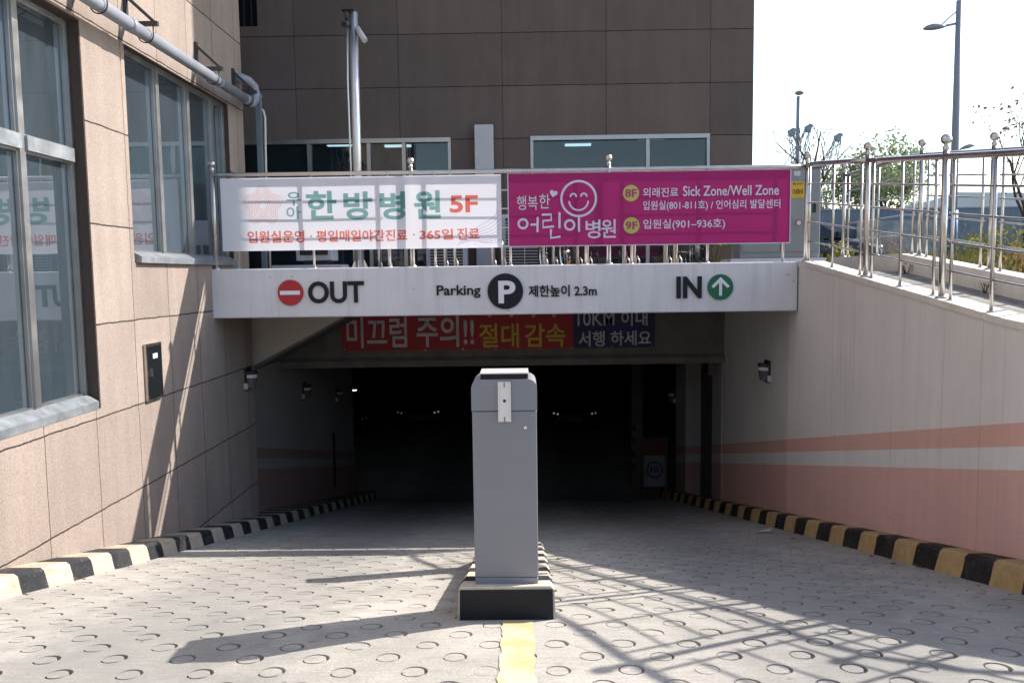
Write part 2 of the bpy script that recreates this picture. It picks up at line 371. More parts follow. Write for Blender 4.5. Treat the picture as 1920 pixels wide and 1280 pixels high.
M['rail_alu'] = plain('bare aluminium profile', (.72, .72, .74), .35, .6, .05)
k_ = NT('worn yellow line paint'); p_ = k_.pos(); a_ = k_.noise(p_, 16, 6, .75); b_ = k_.noise(p_, 5, 4)
c_ = k_.mix(k_.ramp(b_, .4, .62), (.47, .43, .35), (.50, .40, .19)); c_ = k_.mix(k_.ramp(a_, .56, .66, 0, .8), c_, (.40, .37, .32)); k_.bsdf(c_, .8, 0, a_, .2, .004, .3); M['yellow_line'] = k_.m
M['banner_white'] = cloth('white banner cloth', (.93, .92, .99), .42)
M['banner_pink'] = cloth('magenta banner cloth', (.38, .036, .16), .12)
M['ink_teal'] = ink('teal print', (.33, .56, .53)); M['ink_red'] = ink('salmon print', (.90, .28, .22)); M['ink_lilac'] = ink('lilac print', (.72, .66, .80))
M['print_white'] = plain('white print', (.68, .64, .74), .7, 0, .02); M['print_lime'] = plain('lime print', (.52, .47, .12), .7, 0, .02); M['print_magenta'] = plain('magenta print', (.38, .036, .16), .7, 0, .02)
M['cloth_red'] = plain('red banner cloth', (.40, .03, .04), .7, 0, .08); M['cloth_blue'] = plain('navy banner cloth', (.03, .038, .12), .7, 0, .08)
M['dull_white'] = plain('grey white print', (.58, .56, .59), .7); M['dull_yellow'] = plain('yellow print', (.56, .44, .06), .7)
M['paving'] = paving('path pavers'); M['soil'] = soil('weedy soil'); M['hoarding'] = ribbed('blue grey hoarding', (.14, .19, .26))
M['lamp_post'] = plain('grey lamp post paint', (.27, .28, .335), .5, 0, .06); M['blue'] = plain('blue wrap', (.03, .12, .32), .5)
M['cabinet'] = plain('grey green cabinet paint', (.25, .265, .26), .5, 0, .05, 3); M['yellow'] = plain('yellow sticker', (.62, .38, .02), .5)
M['bark'] = plain('dark bark', (.09, .07, .06), .9, 0, .25, 20); M['crane'] = plain('hazy blue crane paint', (.20, .25, .29), .7, 0, .1, .3)
M['leaf'] = leafy('willow leaves', (.22, .27, .14), (.36, .40, .26)); M['leaf_dry'] = leafy('dry leaves', (.16, .08, .05), (.22, .15, .08))
M['grass'] = leafy('rank grass', (.09, .115, .035), (.30, .23, .11), .3); M['weed'] = leafy('yellow green weed', (.13, .17, .03), (.30, .28, .06), .35); M['weed_red'] = leafy('rusty weed', (.28, .12, .06), (.35, .24, .12), .4)
M['car_dark'] = plain('black car paint', (.005, .006, .007), .4, 0, .05, 6, 0, .3); M['car_blue'] = plain('dark blue car paint', (.012, .018, .035), .2, 0, .05)
M['car_glass'] = plain('car glass', (.012, .015, .018), .05, 0, .02); M['tyre'] = plain('tyre rubber', (.02, .02, .02), .8); M['chrome'] = plain('chrome', (.75, .75, .76), .1, 1, .03)
M['lens'] = plain('lamp lens', (.9, .92, .95), .06, 1, .02); M['plate_dim'] = plain('dim number plate', (.10, .105, .11), .5); M['plate'] = plain('plate white', (.55, .56, .56), .5); M['amber'] = plain('amber lens', (.7, .22, .02), .3)  # number plate colour dimmed for the dark garage
M['tube'] = lamp('lit tube', (.75, 1, .95), 1.2); M['ceil'] = lamp('lit ceiling strip', (.9, 1, 1), 3)
M['pale_roof'] = plain('pale sheet roof', (.5, .53, .57), .6, 0, .06, .2); M['opal'] = plain('opal lamp cover', (.55, .53, .52), .3, 0, .05); M['smoke'] = plain('smoked lamp cover', (.10, .09, .095), .25, 0, .1)
M['orange'] = plain('grimy brown plastic', (.06, .03, .012), .6); M['dimmed'] = plain('grimy white face', (.13, .14, .15), .7, 0, .1); M['dimmed_red'] = plain('grimy red face', (.07, .01, .01), .7)  # sign frame, face and header colours dimmed to carry the garage darkness
M['pole_white'] = plain('brushed steel pole', (.70, .69, .68), .36, .85, .02)
M['ac'] = plain('grey white appliance paint', (.48, .49, .50), .5, 0, .05)
M['shutter'] = ribbed('dark roller shutter', (.07, .07, .075), 2, .09)

# ------------------------------------------------------------------ ground
def ring_ground():
    """ramp slab with its stamped non-slip rings, real grooves"""
    y0, rows, dx, dy = 2.55+.085-.085, 80, .32, .17
    seg = 28; hx, hy = dx/2, dy/2
    bp = []
    for i in range(10): bp.append((-hx+dx*i/10, -hy))
    for i in range(4): bp.append((hx, -hy+dy*i/4))
    for i in range(10): bp.append((hx-dx*i/10, hy))
    for i in range(4): bp.append((-hx, hy-dy*i/4))
    bp = np.array(bp); ang = np.arctan2(bp[:, 1], bp[:, 0]); cs = np.stack([np.cos(ang), np.sin(ang)], 1)
    V = []; F = []; base = 0
    for j in range(rows):
        cy = 3.40+(j-5)*dy
        for i in range(-11, 11):
            cx = .155+.32*i+(.16 if (j % 2 == 0) else 0)
            ox, oy = rng.normal(0, .007, 2); R = .0585*rng.uniform(.95, 1.05); d = .016*rng.uniform(.6, 1.3)
            if rng.random() < .14: d *= rng.uniform(.15, .5)
            wl = rng.uniform(.004, .008); wr = rng.uniform(.008, .018)
            o = np.array([ox, oy])
            lo = cs*(R+.002)+o; l1 = cs*R+o
            inn = o+np.array([-(wr-wl)/2, 0]); l2 = cs*(R-(wr+wl)/2)+inn
            l3 = cs*(R-(wr+wl)/2-.0015)+inn
            pts = np.concatenate([bp, lo, l1, l2, l3, inn[None]], 0)+np.array([cx, cy])
            dep = np.concatenate([np.zeros(seg), np.zeros(seg), -d*np.ones(seg), -d*np.ones(seg), -.001*np.ones(seg), [-.001]])
            z = np.array([gz(t) for t in pts[:, 1]])+dep
            V.append(np.column_stack([pts, z]))
            for L in range(4):
                for k in range(seg):
                    k2 = (k+1) % seg; F.append((base+L*seg+k, base+L*seg+k2, base+(L+1)*seg+k2, base+(L+1)*seg+k))
            for k in range(seg): F.append((base+4*seg+k, base+4*seg+(k+1) % seg, base+5*seg))
            base += 5*seg+1
    ys = 3.40-5*dy-hy; ye = 3.40+(rows-6)*dy+hy
    mb = MB(); mb.v = [tuple(v) for v in np.concatenate(V)]; mb.f = F; mb.sm = [False]*len(F)
    def strip(yy, xa, xb):
        n = len(mb.v)
        for t in yy: mb.v += [(xa, t, gz(t)), (xb, t, gz(t))]
        for i in range(len(yy)-1): mb.f.append((n+2*i, n+2*i+1, n+2*i+3, n+2*i+2)); mb.sm.append(False)
    strip([-3, 0, ys], -3.8, 3.6)
    strip([ye+.6*i for i in range(8)]+[21, 24, 34], -10, 9)
    o = mb.build('ramp_road', M['road'], None, (0, 0, 0), fix=False); return struct(o)
ring_ground()
street = MB().add([(-60, -80, -.01), (60, -80, -.01), (60, -3, -.01), (-60, -3, -.01)], [(0, 1, 2, 3)]).add([(3.3, -3, -.006), (60, -3, -.006), (60, 4.1, -.006), (3.3, 4.1, -.006)], [(0, 1, 2, 3)]).build('street', M['asphalt'], None, (0, -3, -.01), fix=False); struct(street)
gm = MB()
def terr(x, y):
    q = 9.2-TY0+2.04+max(0, x-TX); zt = max(-.2, pathq(q))+.12; u = min(1, max(0, (y-5.0)/4.2))
    return zt+(1.66-zt)*u
gx = [4.56, 4.8, 5.1, 6, 7, 8.5, 10, 13, 17, 22, 60]; gy = [5.2, 5.5, 6, 6.8, 7.6, 8.4, 9.2, 10.2, 13.1]
vs = [(x, y, terr(x, y)) for y in gy for x in gx]
gm.add(vs, [(j*11+i, j*11+i+1, (j+1)*11+i+1, (j+1)*11+i) for j in range(len(gy)-1) for i in range(10)])
gm.add([(4.5, 13.1, 1.66), (60, 13.1, 1.66), (60, 34, 1.66), (4.5, 34, 1.66)], [(0, 1, 2, 3)])
gm.add([(-600, 34, 1.66), (4.5, 34, 1.66), (60, 34, 1.66), (900, 34, 1.66), (900, 900, 1.66), (-600, 900, 1.66)], [(0, 1, 2, 3, 4, 5)])
gm.add([(60, 5.2, -.1), (900, 5.2, -.1), (900, 34, 1.66), (60, 34, 1.66)], [(0, 1, 2, 3)])
struct(gm.build('ground', M['soil'], None, (4.5, 0, 0), fix=False))
pm = MB(); vs = []
for q in QS:
    for rad in (RWALL-.19, .76): x, y = bend(rad, q); vs.append((x, y, pathq(q)+.004))
pm.add(vs, [(2*i, 2*i+1, 2*i+3, 2*i+2) for i in range(len(QS)-1)])
struct(pm.build('path', M['paving'], None, (3.9, 0, 0), fix=False))
# yellow line
yl = MB(); n = 24
for i in range(n):
    a, b = 2.6+(4.16-2.6)*i/n, 2.6+(4.16-2.6)*(i+1)/n
yy = np.linspace(2.4, 4.17, 40)
xl = -.118+rng.normal(0, .004, 40); xr = .048+rng.normal(0, .004, 40)
vs = []
for i, t in enumerate(yy): vs += [(xl[i], t, gz(t)+.004), (xr[i], t, gz(t)+.004)]
yl.add(vs, [(2*i, 2*i+1, 2*i+3, 2*i+2) for i in range(39)])
tag(yl.build('lane_marking', M['yellow_line'], None, (-.04, 3.3, gz(3.3)), fix=False), 'worn yellow centre line painted on the concrete in front of the island', 'road marking', kind='structure')

# ------------------------------------------------------------------ left building
LX = -3.64
lb = thing('stone_building', (-7, 5, 0), 'tan granular stone building with tall windows along the left of the ramp', 'building')
w = MB()
W1 = (2.2, 6.785, .60, 3.86); W2 = (7.53, 10.17, 1.86, 3.88); LE = 10.72
def lwall(y0, y1, z0, z1): w.box(LX-.5, LX, y0, y1, z0, z1)
lwall(-2, W1[0], -3, 14); lwall(W1[0], W1[1], -3, W1[2]); lwall(W1[0], W1[1], W1[3], 14)
lwall(W1[1], W2[0], -3, 14); lwall(W2[0], W2[1], -3, W2[2]); lwall(W2[0], W2[1], W2[3], 14); lwall(W2[1], LE, -3, 14)
w.box(-9, LX-.5, -2, -1.6, -1, 14); w.box(-9, LX-.5, LE-.3, LE, -3, 14); w.box(-9, -8.7, -1.6, LE-.3, -1, 14); w.box(-9, LX, -2, LE, 14, 14.3)
w.build('wall', M['stone_left'], lb)
lin = MB()
for y0, y1, z0, z1 in (W1, W2):
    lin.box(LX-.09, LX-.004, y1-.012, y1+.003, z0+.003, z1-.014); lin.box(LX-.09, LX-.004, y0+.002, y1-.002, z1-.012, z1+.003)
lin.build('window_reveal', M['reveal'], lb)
rm = MB().box(-8.6, LX-.51, -1.5, LE-.35, .2, .3).box(-8.6, LX-.51, -1.5, LE-.35, 4.1, 4.2).box(-7, -6.8, -1.5, LE-.35, .3, 4.1)
rm.build('inner_room', M['room'], lb)
def lwin(Wd, frx, mull, trans, sillh):
    f = MB(); y0, y1, z0, z1 = Wd; t = .04
    f.box(frx-.06, frx+.03, y1-t, y1-.002, z0+.002, z1-.002); f.box(frx-.06, frx+.03, y0+.002, y0+t, z0+.002, z1-.002)
    f.box(frx-.06, frx+.03, y0+t, y1-t, z1-t, z1-.002)
    for a, b in mull:
        f.box(frx-.06, frx+.03, a, b, z0+sillh, z1-t)
    fo = f.build('window', M['alu'], lb)
    for (z, h) in trans:
        s = MB(); cuts = [y0+t]+[q for ab in mull for q in ab]+[y1-t]
        for a, b in zip(cuts[::2], cuts[1::2]): s.box(frx-.07, frx+.05, a, b, z, z+h)
        s.build('transom', M['sill'], fo)
    MB().prism([(frx-.06, z0+.002), (frx+.13, z0+.002), (frx+.13, z0+sillh*.55), (frx+.04, z0+sillh), (frx-.06, z0+sillh)], y0+t, y1-t).build('sill', M['sill'], fo)
    cuts = [y0+t]+[q for ab in mull for q in ab]+[y1-t]
    for a, b in zip(cuts[::2], cuts[1::2]):
        zz = [z0+sillh]+[q for z, h in trans for q in (z, z+h)]+[z1-t]
        for c, d in zip(zz[::2], zz[1::2]):
            g = MB(); g.box(frx-.03, frx-.022, a+.005, b-.005, c+.005, d-.005); g.build('pane', M['pane_left'], fo)
            e = .016; b2 = MB()
            b2.box(frx-.02, frx+.012, a, a+e, c, d); b2.box(frx-.02, frx+.012, b-e, b, c, d); b2.box(frx-.02, frx+.012, a+e, b-e, d-e, d); b2.box(frx-.02, frx+.012, a+e, b-e, c, c+e)
            b2.build('sash', M['alu'], fo)
    return fo
lwin(W1, -3.765, [(4.56, 4.63), (6.03, 6.10)], [(2.69, .11)], .12)
lwin(W2, -3.72, [(8.27, 8.34), (9.03, 9.10), (9.75, 9.82)], [], .11)

# drain pipe with brackets
dp = thing('drain_pipe', (-3.45, 7, 3.97), 'grey plastic drain pipe running along the top of the tan stone wall', 'pipe')
PR = .058
def arc(c, r, a0, a1, n, f): return [f(c, r, a0+(a1-a0)*i/n) for i in range(n+1)]
MB().tube([(-3.45, 2.5, 3.97), (-3.45, 10.38, 3.965)], PR, 14).build('straight_pipe', M['pvc'], dp)
el = [(-3.45, 10.38, 3.965), (-3.45, 10.52, 3.97), (-3.45, 10.62, 4.02), (-3.45, 10.67, 4.11), (-3.46, 10.64, 4.20), (-3.50, 10.56, 4.25), (-3.56, 10.5, 4.27), (-3.66, 10.46, 4.27)]
MB().tube(el, PR+.006, 14).build('elbow', M['pvc'], dp)
for y in (7.30, 9.4, 10.3): MB().tube([(-3.45, y-.05, 3.966), (-3.45, y+.05, 3.966)], PR+.006, 14).build('coupling', M['pvc'], dp)
for i, (y, lab) in enumerate([(6.75, 'dark iron triangle bracket holding the grey pipe, cut by the top edge of the picture'), (7.58, 'dark iron triangle bracket holding the grey pipe above the gap between the two windows'), (9.2, 'dark iron triangle bracket holding the grey pipe above the middle of the second window'), (10.36, 'dark iron triangle bracket beside the elbow at the pipe end')]):
    b = thing('pipe_bracket', (LX, y, 4.05), lab, 'bracket', 'triangle brackets along the drain pipe')
    MB().box(LX+.001, LX+.03, y-.02, y+.02, 4.055, 4.36).box(LX+.03, LX+.31, y-.02, y+.02, 4.045, 4.085).build('arm', M['bracket'], b)
    MB().prism([(LX+.03, 4.33), (LX+.03, 4.29), (LX+.25, 4.085), (LX+.29, 4.085)], y-.015, y+.015).build('brace', M['bracket'], b)
    pts = [(-3.45-.072*math.cos(t), y, 3.966-.072*math.sin(t)) for t in np.linspace(0, math.pi, 13)]
    MB().tube([(pts[0][0], y, 4.06)]+pts+[(pts[-1][0], y, 4.06)], .006, 6).build('u_bolt', M['black'], b)
# recessed panel on the wall
ip = thing('wall_panel', (LX, 7.75, .52), 'narrow black panel with steel frame fixed to the tan stone wall', 'panel')
MB().box(LX+.001, LX+.03, 7.60, 7.93, .52, 1.08).build('frame', M['steel_dark'], ip)
MB().box(LX+.03, LX+.036, 7.625, 7.905, .545, 1.055).build('face', M['car_glass'], ip)
MB().box(LX+.036, LX+.038, 7.72, 7.82, .93, .98).build('sticker', M['plate'], ip)
MB().box(LX+.036, LX+.05, 7.66, 7.68, .76, .84).build('handle', M['steel_dark'], ip)

# ------------------------------------------------------------------ ramp walls, beam, portal, garage
RX = 3.27; PY = 12.8; ILX = -3.9
rw = MB()
ribbon(rw, [(RWALL, lambda q: min(gz(9.2-q) if q < 9.2-TY0 else -.2, 0)-.5), (RWALL, lambda q: copq(q)-.05), (RWALL-.2, lambda q: copq(q)-.05), (RWALL-.2, lambda q: min(gz(9.2-q) if q < 9.2-TY0 else -.2, 0)-.5)], [0.]+QS[2:])
rw.box(RX, RX+.2, 9.2005, 9.72, -2.5, 1.75)
rwo = thing('retaining_wall', (RX+.1, 6, 0), 'off white ramp wall with two pink painted bands on the right of the ramp', 'wall')
rw.build('wall_face', M['wall'], rwo)
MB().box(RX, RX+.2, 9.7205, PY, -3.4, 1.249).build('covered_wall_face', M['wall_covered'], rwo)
cp = MB(); ribbon(cp, [(RWALL+.012, lambda q: copq(q)-.05), (RWALL+.012, copq), (RWALL-.21, copq), (RWALL-.21, lambda q: copq(q)-.05)])
cp.build('coping', M['cream'], rwo)

iw = thing('inner_ramp_wall', (ILX-.1, 14, -3), 'shaded ramp wall with pink bands beyond the end of the tan stone wall', 'wall')
MB().box(ILX-.3, ILX, 10.721, 18.2, -4.2, 1.23).build('wall_face', M['wall_shaded'], iw)
MB().box(ILX+.001, ILX+.03, 16.1, 16.22, -2.6, -1.5).build('corner_guard', M['black'], iw)

beam = thing('entrance_beam', (-.2, 9.55, 1.232), 'white painted concrete beam spanning the car park entrance', 'beam')
bb = bevelled(MB().box(LX-.035, RX-.013, 9.4, 9.72, 1.232, 1.812), 'beam_body', M['beam'], beam, .012, 1)
MB().box(RX-.16, RX-.10, 9.397, 9.401, 1.655, 1.66).build('crack', M['dark'], beam)
for (px, py) in ((547, 518), (506, 520), (775, 541), (1488, 527), (953, 582)):
    q = AT(px, py, Y=9.4); disc(q.x, q.z, .006, 9.396, 9.401, 8).build('anchor_hole', M['black'], beam)
deck = MB().box(LX-.02, 4.45, 9.72, 13.1, 1.25, 1.68)
struct(deck.build('deck_pavement', M['paving'], None, (0, 11, 1.25)))

pt = thing('inner_lintel', (-.3, PY, .2), 'rough grey lintel with a rounded lip over the garage opening', 'lintel')
MB().box(-3.9, RX+.3, PY, PY+.35, .40, 1.249).build('lintel_face', M['soffit'], pt)
MB().prism([(PY-.07, .245), (PY+.35, .235), (PY+.35, .399), (PY, .399), (PY-.07, .345)], -3.9, RX+.03, 'X').build('lip', M['soffit'], pt)
ha = thing('sloping_haunch', (-3.4, 12, .25), 'beige sloping underside in the corner below the beam', 'soffit')
a, b, c = AT(474, 600, Y=11.2), AT(640, 597, Y=11.2), AT(474, 690, Y=11.2)
MB().prism([(ILX, 1.245), (b.x+.24, 1.245), (b.x, b.z), (ILX, c.z-.02)], 11.2, 12.6).build('haunch_face', M['haunch'], ha)
MB().prism([(b.x+.25, 1.245), (b.x+.30, 1.245), (ILX+.04, c.z-.05), (ILX, c.z-.022)], 11.19, 12.6).build('edge_rib', M['soffit'], ha)

gar = thing('garage_hall', (0, 24, FLOOR), 'dark underground parking hall behind the lintel', 'garage')
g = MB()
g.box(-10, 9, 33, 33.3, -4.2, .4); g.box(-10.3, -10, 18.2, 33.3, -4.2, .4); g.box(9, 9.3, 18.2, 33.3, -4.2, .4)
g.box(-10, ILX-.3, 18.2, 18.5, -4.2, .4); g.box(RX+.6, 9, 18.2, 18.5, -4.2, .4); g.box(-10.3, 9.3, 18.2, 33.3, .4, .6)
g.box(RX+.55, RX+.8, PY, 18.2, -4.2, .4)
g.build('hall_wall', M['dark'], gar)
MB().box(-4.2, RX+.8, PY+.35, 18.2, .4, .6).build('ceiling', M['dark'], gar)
for x in (-5.6, 5.8):
    pc = MB().box(x-.3, x+.3, 22, 22.6, FLOOR, .4).build('column', M['dark'], gar)
for (y0, y1) in ((12.95, 13.57), (15.75, 16.75)):
    MB().box(RX+.0, RX+.55, y0, y1, -4, .4).build('pier', M['wall_shaded'], gar)
MB().box(RX+.3, RX+.36, 13.57, 15.75, -3.2, .2).build('roller_shutter', M['shutter'], gar)
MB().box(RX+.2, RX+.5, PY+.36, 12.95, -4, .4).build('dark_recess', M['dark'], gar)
tl = thing('tube_light', (-4.4, 21, -1.0), 'lit fluorescent tube glowing in the dark garage', 'lamp')
q = AT(655, 733, Y=20.5); MB().tube([(q.x-.16, 20.5, q.z), (q.x+.19, 20.5, q.z+.03)], .022, 8).build('tube', M['tube'], tl)
MB().box(q.x-.2, q.x+.22, 20.48, 20.56, q.z+.04, q.z+.08).build('fitting', M['dark'], tl)
MB().tube([(q.x, 20.52, q.z+.08), (q.x, 20.52, .4)], .01, 6).build('rod', M['dark'], tl)

# kerbs
def kerb(name, m, xin, xout, y0, y1, h, label):
    mb = MB(); yy = np.arange(y0, y1, .18); vs = []; sg = 1 if xout > xin else -1
    for t in yy:
        z = gz(t); j = rng.normal(0, .004, 3)
        vs += [(xin, t, z-.1), (xin, t, z+h), (xout-sg*.07+j[0], t, z+h+j[1]*.5), (xout-sg*.045+j[0], t, z+h-.022), (xout+j[2], t, z-.1)]
    n = 5; mb.add(vs, [(n*i+k, n*i+(k+1) % n, n*i+n+(k+1) % n, n*i+n+k) for i in range(len(yy)-1) for k in range(n)]+[tuple(range(n)), tuple(n*(len(yy)-1)+k for k in range(n))[::-1]])
    return tag(mb.build(name, m, None, (xin, y0, gz(y0))), label, 'kerb')
kerb('kerb', M['kerb_l'], LX-.0+.001, -3.335, 1.5, 10.72, .145, 'cream and black striped kerb at the foot of the tan stone wall')
kerb('kerb', M['kerb_l'], ILX+.001, -3.34, 10.723, 18.1, .145, 'striped kerb in the shade of the left inner ramp wall')
kerb('kerb', M['kerb_r'], RX-.001, 3.06, 0, 17.9, .175, 'ochre and black striped kerb along the right ramp wall')

# island, cabinets
isl = MB(); yy = np.linspace(4.2, 6.75, 22); vs = []
for i, t in enumerate(yy):
    z = gz(t) if i else gz(4.2); wl, wr = -.367, .174
    if i >= 19: k = (i-18)*.035; wl += k; wr -= k
    vs += [(wl, t, z-.08), (wl+.01, t, z+.165), (wl+.03, t, z+.185), (wr-.03, t, z+.185), (wr-.01, t, z+.165), (wr, t, z-.08)]
n = 6
it = thing('traffic_island', (-.09, 5.4, gz(5.4)), 'narrow painted concrete island standing in the middle of the ramp', 'traffic island')
isl.add(vs, [(n*i+k, n*i+(k+1) % n, n*i+n+(k+1) % n, n*i+n+k) for i in range(21) for k in range(n)]+[tuple(range(n)), tuple(n*21+k for k in range(n))[::-1]])
isl.build('island_body', M['kerb_i'], it)
fp = MB().prism([(-.352, gz(4.2)-.05), (.159, gz(4.2)-.05), (.155, gz(4.2)+.168), (-.348, gz(4.2)+.168)], 4.188, 4.21); fp.build('black_nose', M['letter'], it)

def cabinet_body(th, x0, x1, y0, y1, z0, z1, m, seam=.17, r=.05):
    """round-shouldered steel housing"""
    poly = [(x0, z0)]
    poly += [(x1, z0)]+[(x1-r+r*math.cos(t), z1-r+r*math.sin(t)) for t in np.linspace(0, math.pi/2, 7)]+[(x0+r-r*math.cos(t), z1-r+r*math.sin(t)) for t in np.linspace(math.pi/2, 0, 7)]
    zs = z1-seam
    low = [(x0, z0+.062), (x1, z0+.062), (x1, zs-.002), (x0, zs-.002)]
    top = [(x0-.003, zs+.002), (x1+.003, zs+.002)]+[(p[0]+(.003 if p[0] > (x0+x1)/2 else -.003), p[1]) for p in poly[2:]]
    bevelled(MB().prism(low, y0, y1), 'body', m, th, .004, 1)
    MB().prism(top, y0-.004, y1+.004).build('hood', m, th)
    MB().box(x0+.006, x1-.006, y0+.006, y1-.006, zs-.002, zs+.002).build('seam', M['black'], th)
    bevelled(MB().box(x0+.002, x1-.002, y0-.006, y1+.006, z0, z0+.061), 'plinth', m, th, .004, 1)
zi = gz(4.3)+.183
bc = thing('barrier_cabinet', (-.1, 4.45, zi), 'grey steel barrier cabinet without its arm on the front of the island', 'barrier machine')
cabinet_body(bc, -.27, .081, 4.28, 4.58, zi-.02, 1.137, M['box'], .172)
bevelled(MB().box(-.222, .036, 4.288, 4.50, 1.137, 1.165), 'top_plate', M['letter'], bc, .002, 1)
bevelled(MB().box(-.225, .039, 4.286, 4.502, 1.165, 1.171), 'plate_lid', M['box2'], bc, .001, 1)
# bare channel rail on the front
x0, x1, yr = -.128, -.058, 4.262
rp = MB(); q0, q1 = AT(946, 716, Y=4.26).z, AT(946, 791, Y=4.26).z
rp.box(x0, x1, yr+.008, yr+.012, q1, q0); rp.box(x0, x0+.006, yr, yr+.008, q1, q0); rp.box(x1-.006, x1, yr, yr+.008, q1, q0)
ra = rp.build('arm_bracket', M['rail_alu'], bc)
xm = (x0+x1)/2; disc(xm, (q0+q1)/2+.005, .0085, yr+.0055, yr+.0085, 16).build('bolt_hole', M['black'], ra)
MB().box(xm-.004, xm+.004, yr+.0055, yr+.0085, q1, q1+.027).build('slot', M['box'], ra); MB().box(xm-.004, xm+.004, yr+.0055, yr+.0085, q0-.03, q0-.004).build('slot', M['box'], ra)
q = AT(985, 801, Y=4.277); lk = disc(q.x, q.z, .008, 4.27, 4.281, 16).build('lock', M['chrome'], bc); disc(q.x, q.z, .003, 4.268, 4.271, 10).build('keyhole', M['black'], lk)
zi2 = gz(6.3)+.183
b2 = thing('rear_cabinet', (-.1, 6.4, zi2), 'lower slim grey cabinet standing on the far end of the island', 'barrier machine')
cabinet_body(b2, -.21, .02, 6.24, 6.44, zi2-.02, .70, M['box'], .12, .03)
MB().box(-.15, -.04, 6.232, 6.236, .38, .52).build('display', M['car_glass'], b2)

# ------------------------------------------------------------------ signs on the beam
BY = 9.4; D = .022
so_ = thing('out_sign', AT(610, 550, Y=9.39), 'raised dark OUT lettering with a red no entry disc on the white beam', 'sign')
cx, cz, w_, h_ = pxbox(520.4, 568.4, 524.8, 572.8, BY-D); disc(cx, cz, w_/2, BY-D, BY-.001).build('disc', M['red'], so_)
cx, cz, w_, h_ = pxbox(525, 562.5, 544.8, 552.8, BY-D); MB().box(cx-w_/2, cx+w_/2, BY-D-.004, BY-D-.0005, cz-h_/2, cz+h_/2).build('bar', M['white'], so_)
pxtext('lettering', 'OUT', 577.3, 682, 526.5, 569, BY-.001, M['letter'], so_, D, .024)
sp = thing('parking_sign', AT(960, 546, Y=9.39), 'parking sign with a round dark P and height limit text on the beam', 'sign')
cx, cz, w_, h_ = pxbox(914, 980.8, 512.6, 579.4, BY-D); disc(cx, cz, w_/2, BY-D, BY-.001, 48).build('disc', M['letter'], sp)
pxtext('letter_p', 'P', 934.4, 966.6, 526, 568.8, BY-D-.0005, M['white'], sp, .005, .03)
pxtext('parking_lettering', 'Parking', 818.7, 901, 534, 559.5, BY-.001, M['letter'], sp, .012, .018)
pxtext('height_lettering', '제한높이 2.3m', 991, 1119, 533.2, 557, BY-.001, M['letter'], sp, .012, .02)
si = thing('in_sign', AT(1320, 538, Y=9.39), 'raised dark IN lettering with a green arrow disc on the white beam', 'sign')
pxtext('lettering', 'IN', 1268.7, 1316, 517.8, 559.4, BY-.001, M['letter'], si, D, .03)
cx, cz, w_, h_ = pxbox(1327, 1375, 514, 562, BY-D); disc(cx, cz, w_/2, BY-D, BY-.001).build('disc', M['green'], si)
r = w_/2; ar = MB(); yA, yB = BY-D-.004, BY-D-.0005; u = r*.115
ar.prism([(cx-u, cz-.68*r), (cx+u, cz-.68*r), (cx+u, cz+.42*r), (cx-u, cz+.42*r)], yA, yB)
ar.prism([(cx, cz+.78*r), (cx-.72*r, cz+.06*r), (cx-.54*r, cz-.08*r), (cx, cz+.45*r), (cx+.54*r, cz-.08*r), (cx+.72*r, cz+.06*r)], yA-.0006, yB)
ar.build('arrow', M['white'], si)

# ------------------------------------------------------------------ railings
def railing(name, label, posts, fx, along, zbase, extra_end=(), bal_off=.27, r_post=.0245, ball=.042, panels=None, bal_mid=True, H=1.10, t_end=None):
    """posts: list of coordinates along the run; fx(t) -> (x, y); zbase(t) -> foot height"""
    th = thing(name, (*fx(posts[0]), zbase(posts[0])), label, 'railing')
    for t in posts:
        x, y = fx(t); z = zbase(t)
        p = MB().tube([(x, y, z), (x, y, z+H+.045)], r_post, 12).lathe([(r_post+.022, 0), (r_post+.02, .012), (r_post, .016)], (x, y, z), 14).build('post', M['steel'], th)
        MB().lathe([(.018, 0), (.026, .01), (.026, .03), (.016, .04), (.016, .055)], (x, y, z+H+.045), 14).sphere((x, y, z+H+.045+.05+ball*.9), ball, 18).build('finial', M['steel'], p)
    ts = list(np.linspace(posts[0], posts[-1], 24))
    MB().tube([(*fx(t), zbase(t)+H) for t in ts], .025, 12).build('handrail', M['steel'], th)
    for a, b in (panels or list(zip(posts[:-1], posts[1:]))):
        sg = 1 if b > a else -1; o = sg*bal_off
        bl = [a+o, (a+b)/2, b-o]
        for t in bl:
            x, y = fx(t); z = zbase(t); MB().tube([(x, y, z), (x, y, z+H-.01)], .0135, 8).lathe([(.026, 0), (.024, .008), (.0135, .01)], (x, y, z), 10).build('baluster', M['steel'], th)
        e = sg*.045
        for h in (.225, .445, .665, .88):
            q = np.linspace(bl[0]-e, bl[2]+e, 9)
            MB().tube([(*fx(t), zbase(t)+h) for t in q], .009, 8).build('bar', M['steel'], th)
    return th
FX = [AT(398, 330, Y=9.46).x, AT(770, 322, Y=9.46).x, AT(1141, 317, Y=9.46).x, AT(1514, 312, Y=9.46).x]
railing('front_railing', 'stainless steel railing with ball topped posts standing on the white beam behind the banners', FX, lambda t: (t, 9.46), 0, lambda t: 1.811)
def railq(rad):
    """t = metres along the railing from y = 9.2 -> (x, y), foot q"""
    L1 = 9.2-TY0; La = rad*math.pi/2
    def q_of(t): return t if t < L1 else (L1+(t-L1)/rad*1.3 if t < L1+La else L1+1.3*math.pi/2+t-L1-La)
    return q_of
qn = railq(RWALL-.06)
posts = [1.46, 2.86, 4.2, 5.5, 6.8, 8.2]
sr = railing('ramp_railing', 'stainless steel railing sloping down along the top of the right ramp wall', posts, lambda t: bend(RWALL-.06, qn(t)), 0, lambda t: copq(qn(t)), bal_off=.13, panels=[(-.20, 1.46)]+list(zip(posts[:-1], posts[1:])))
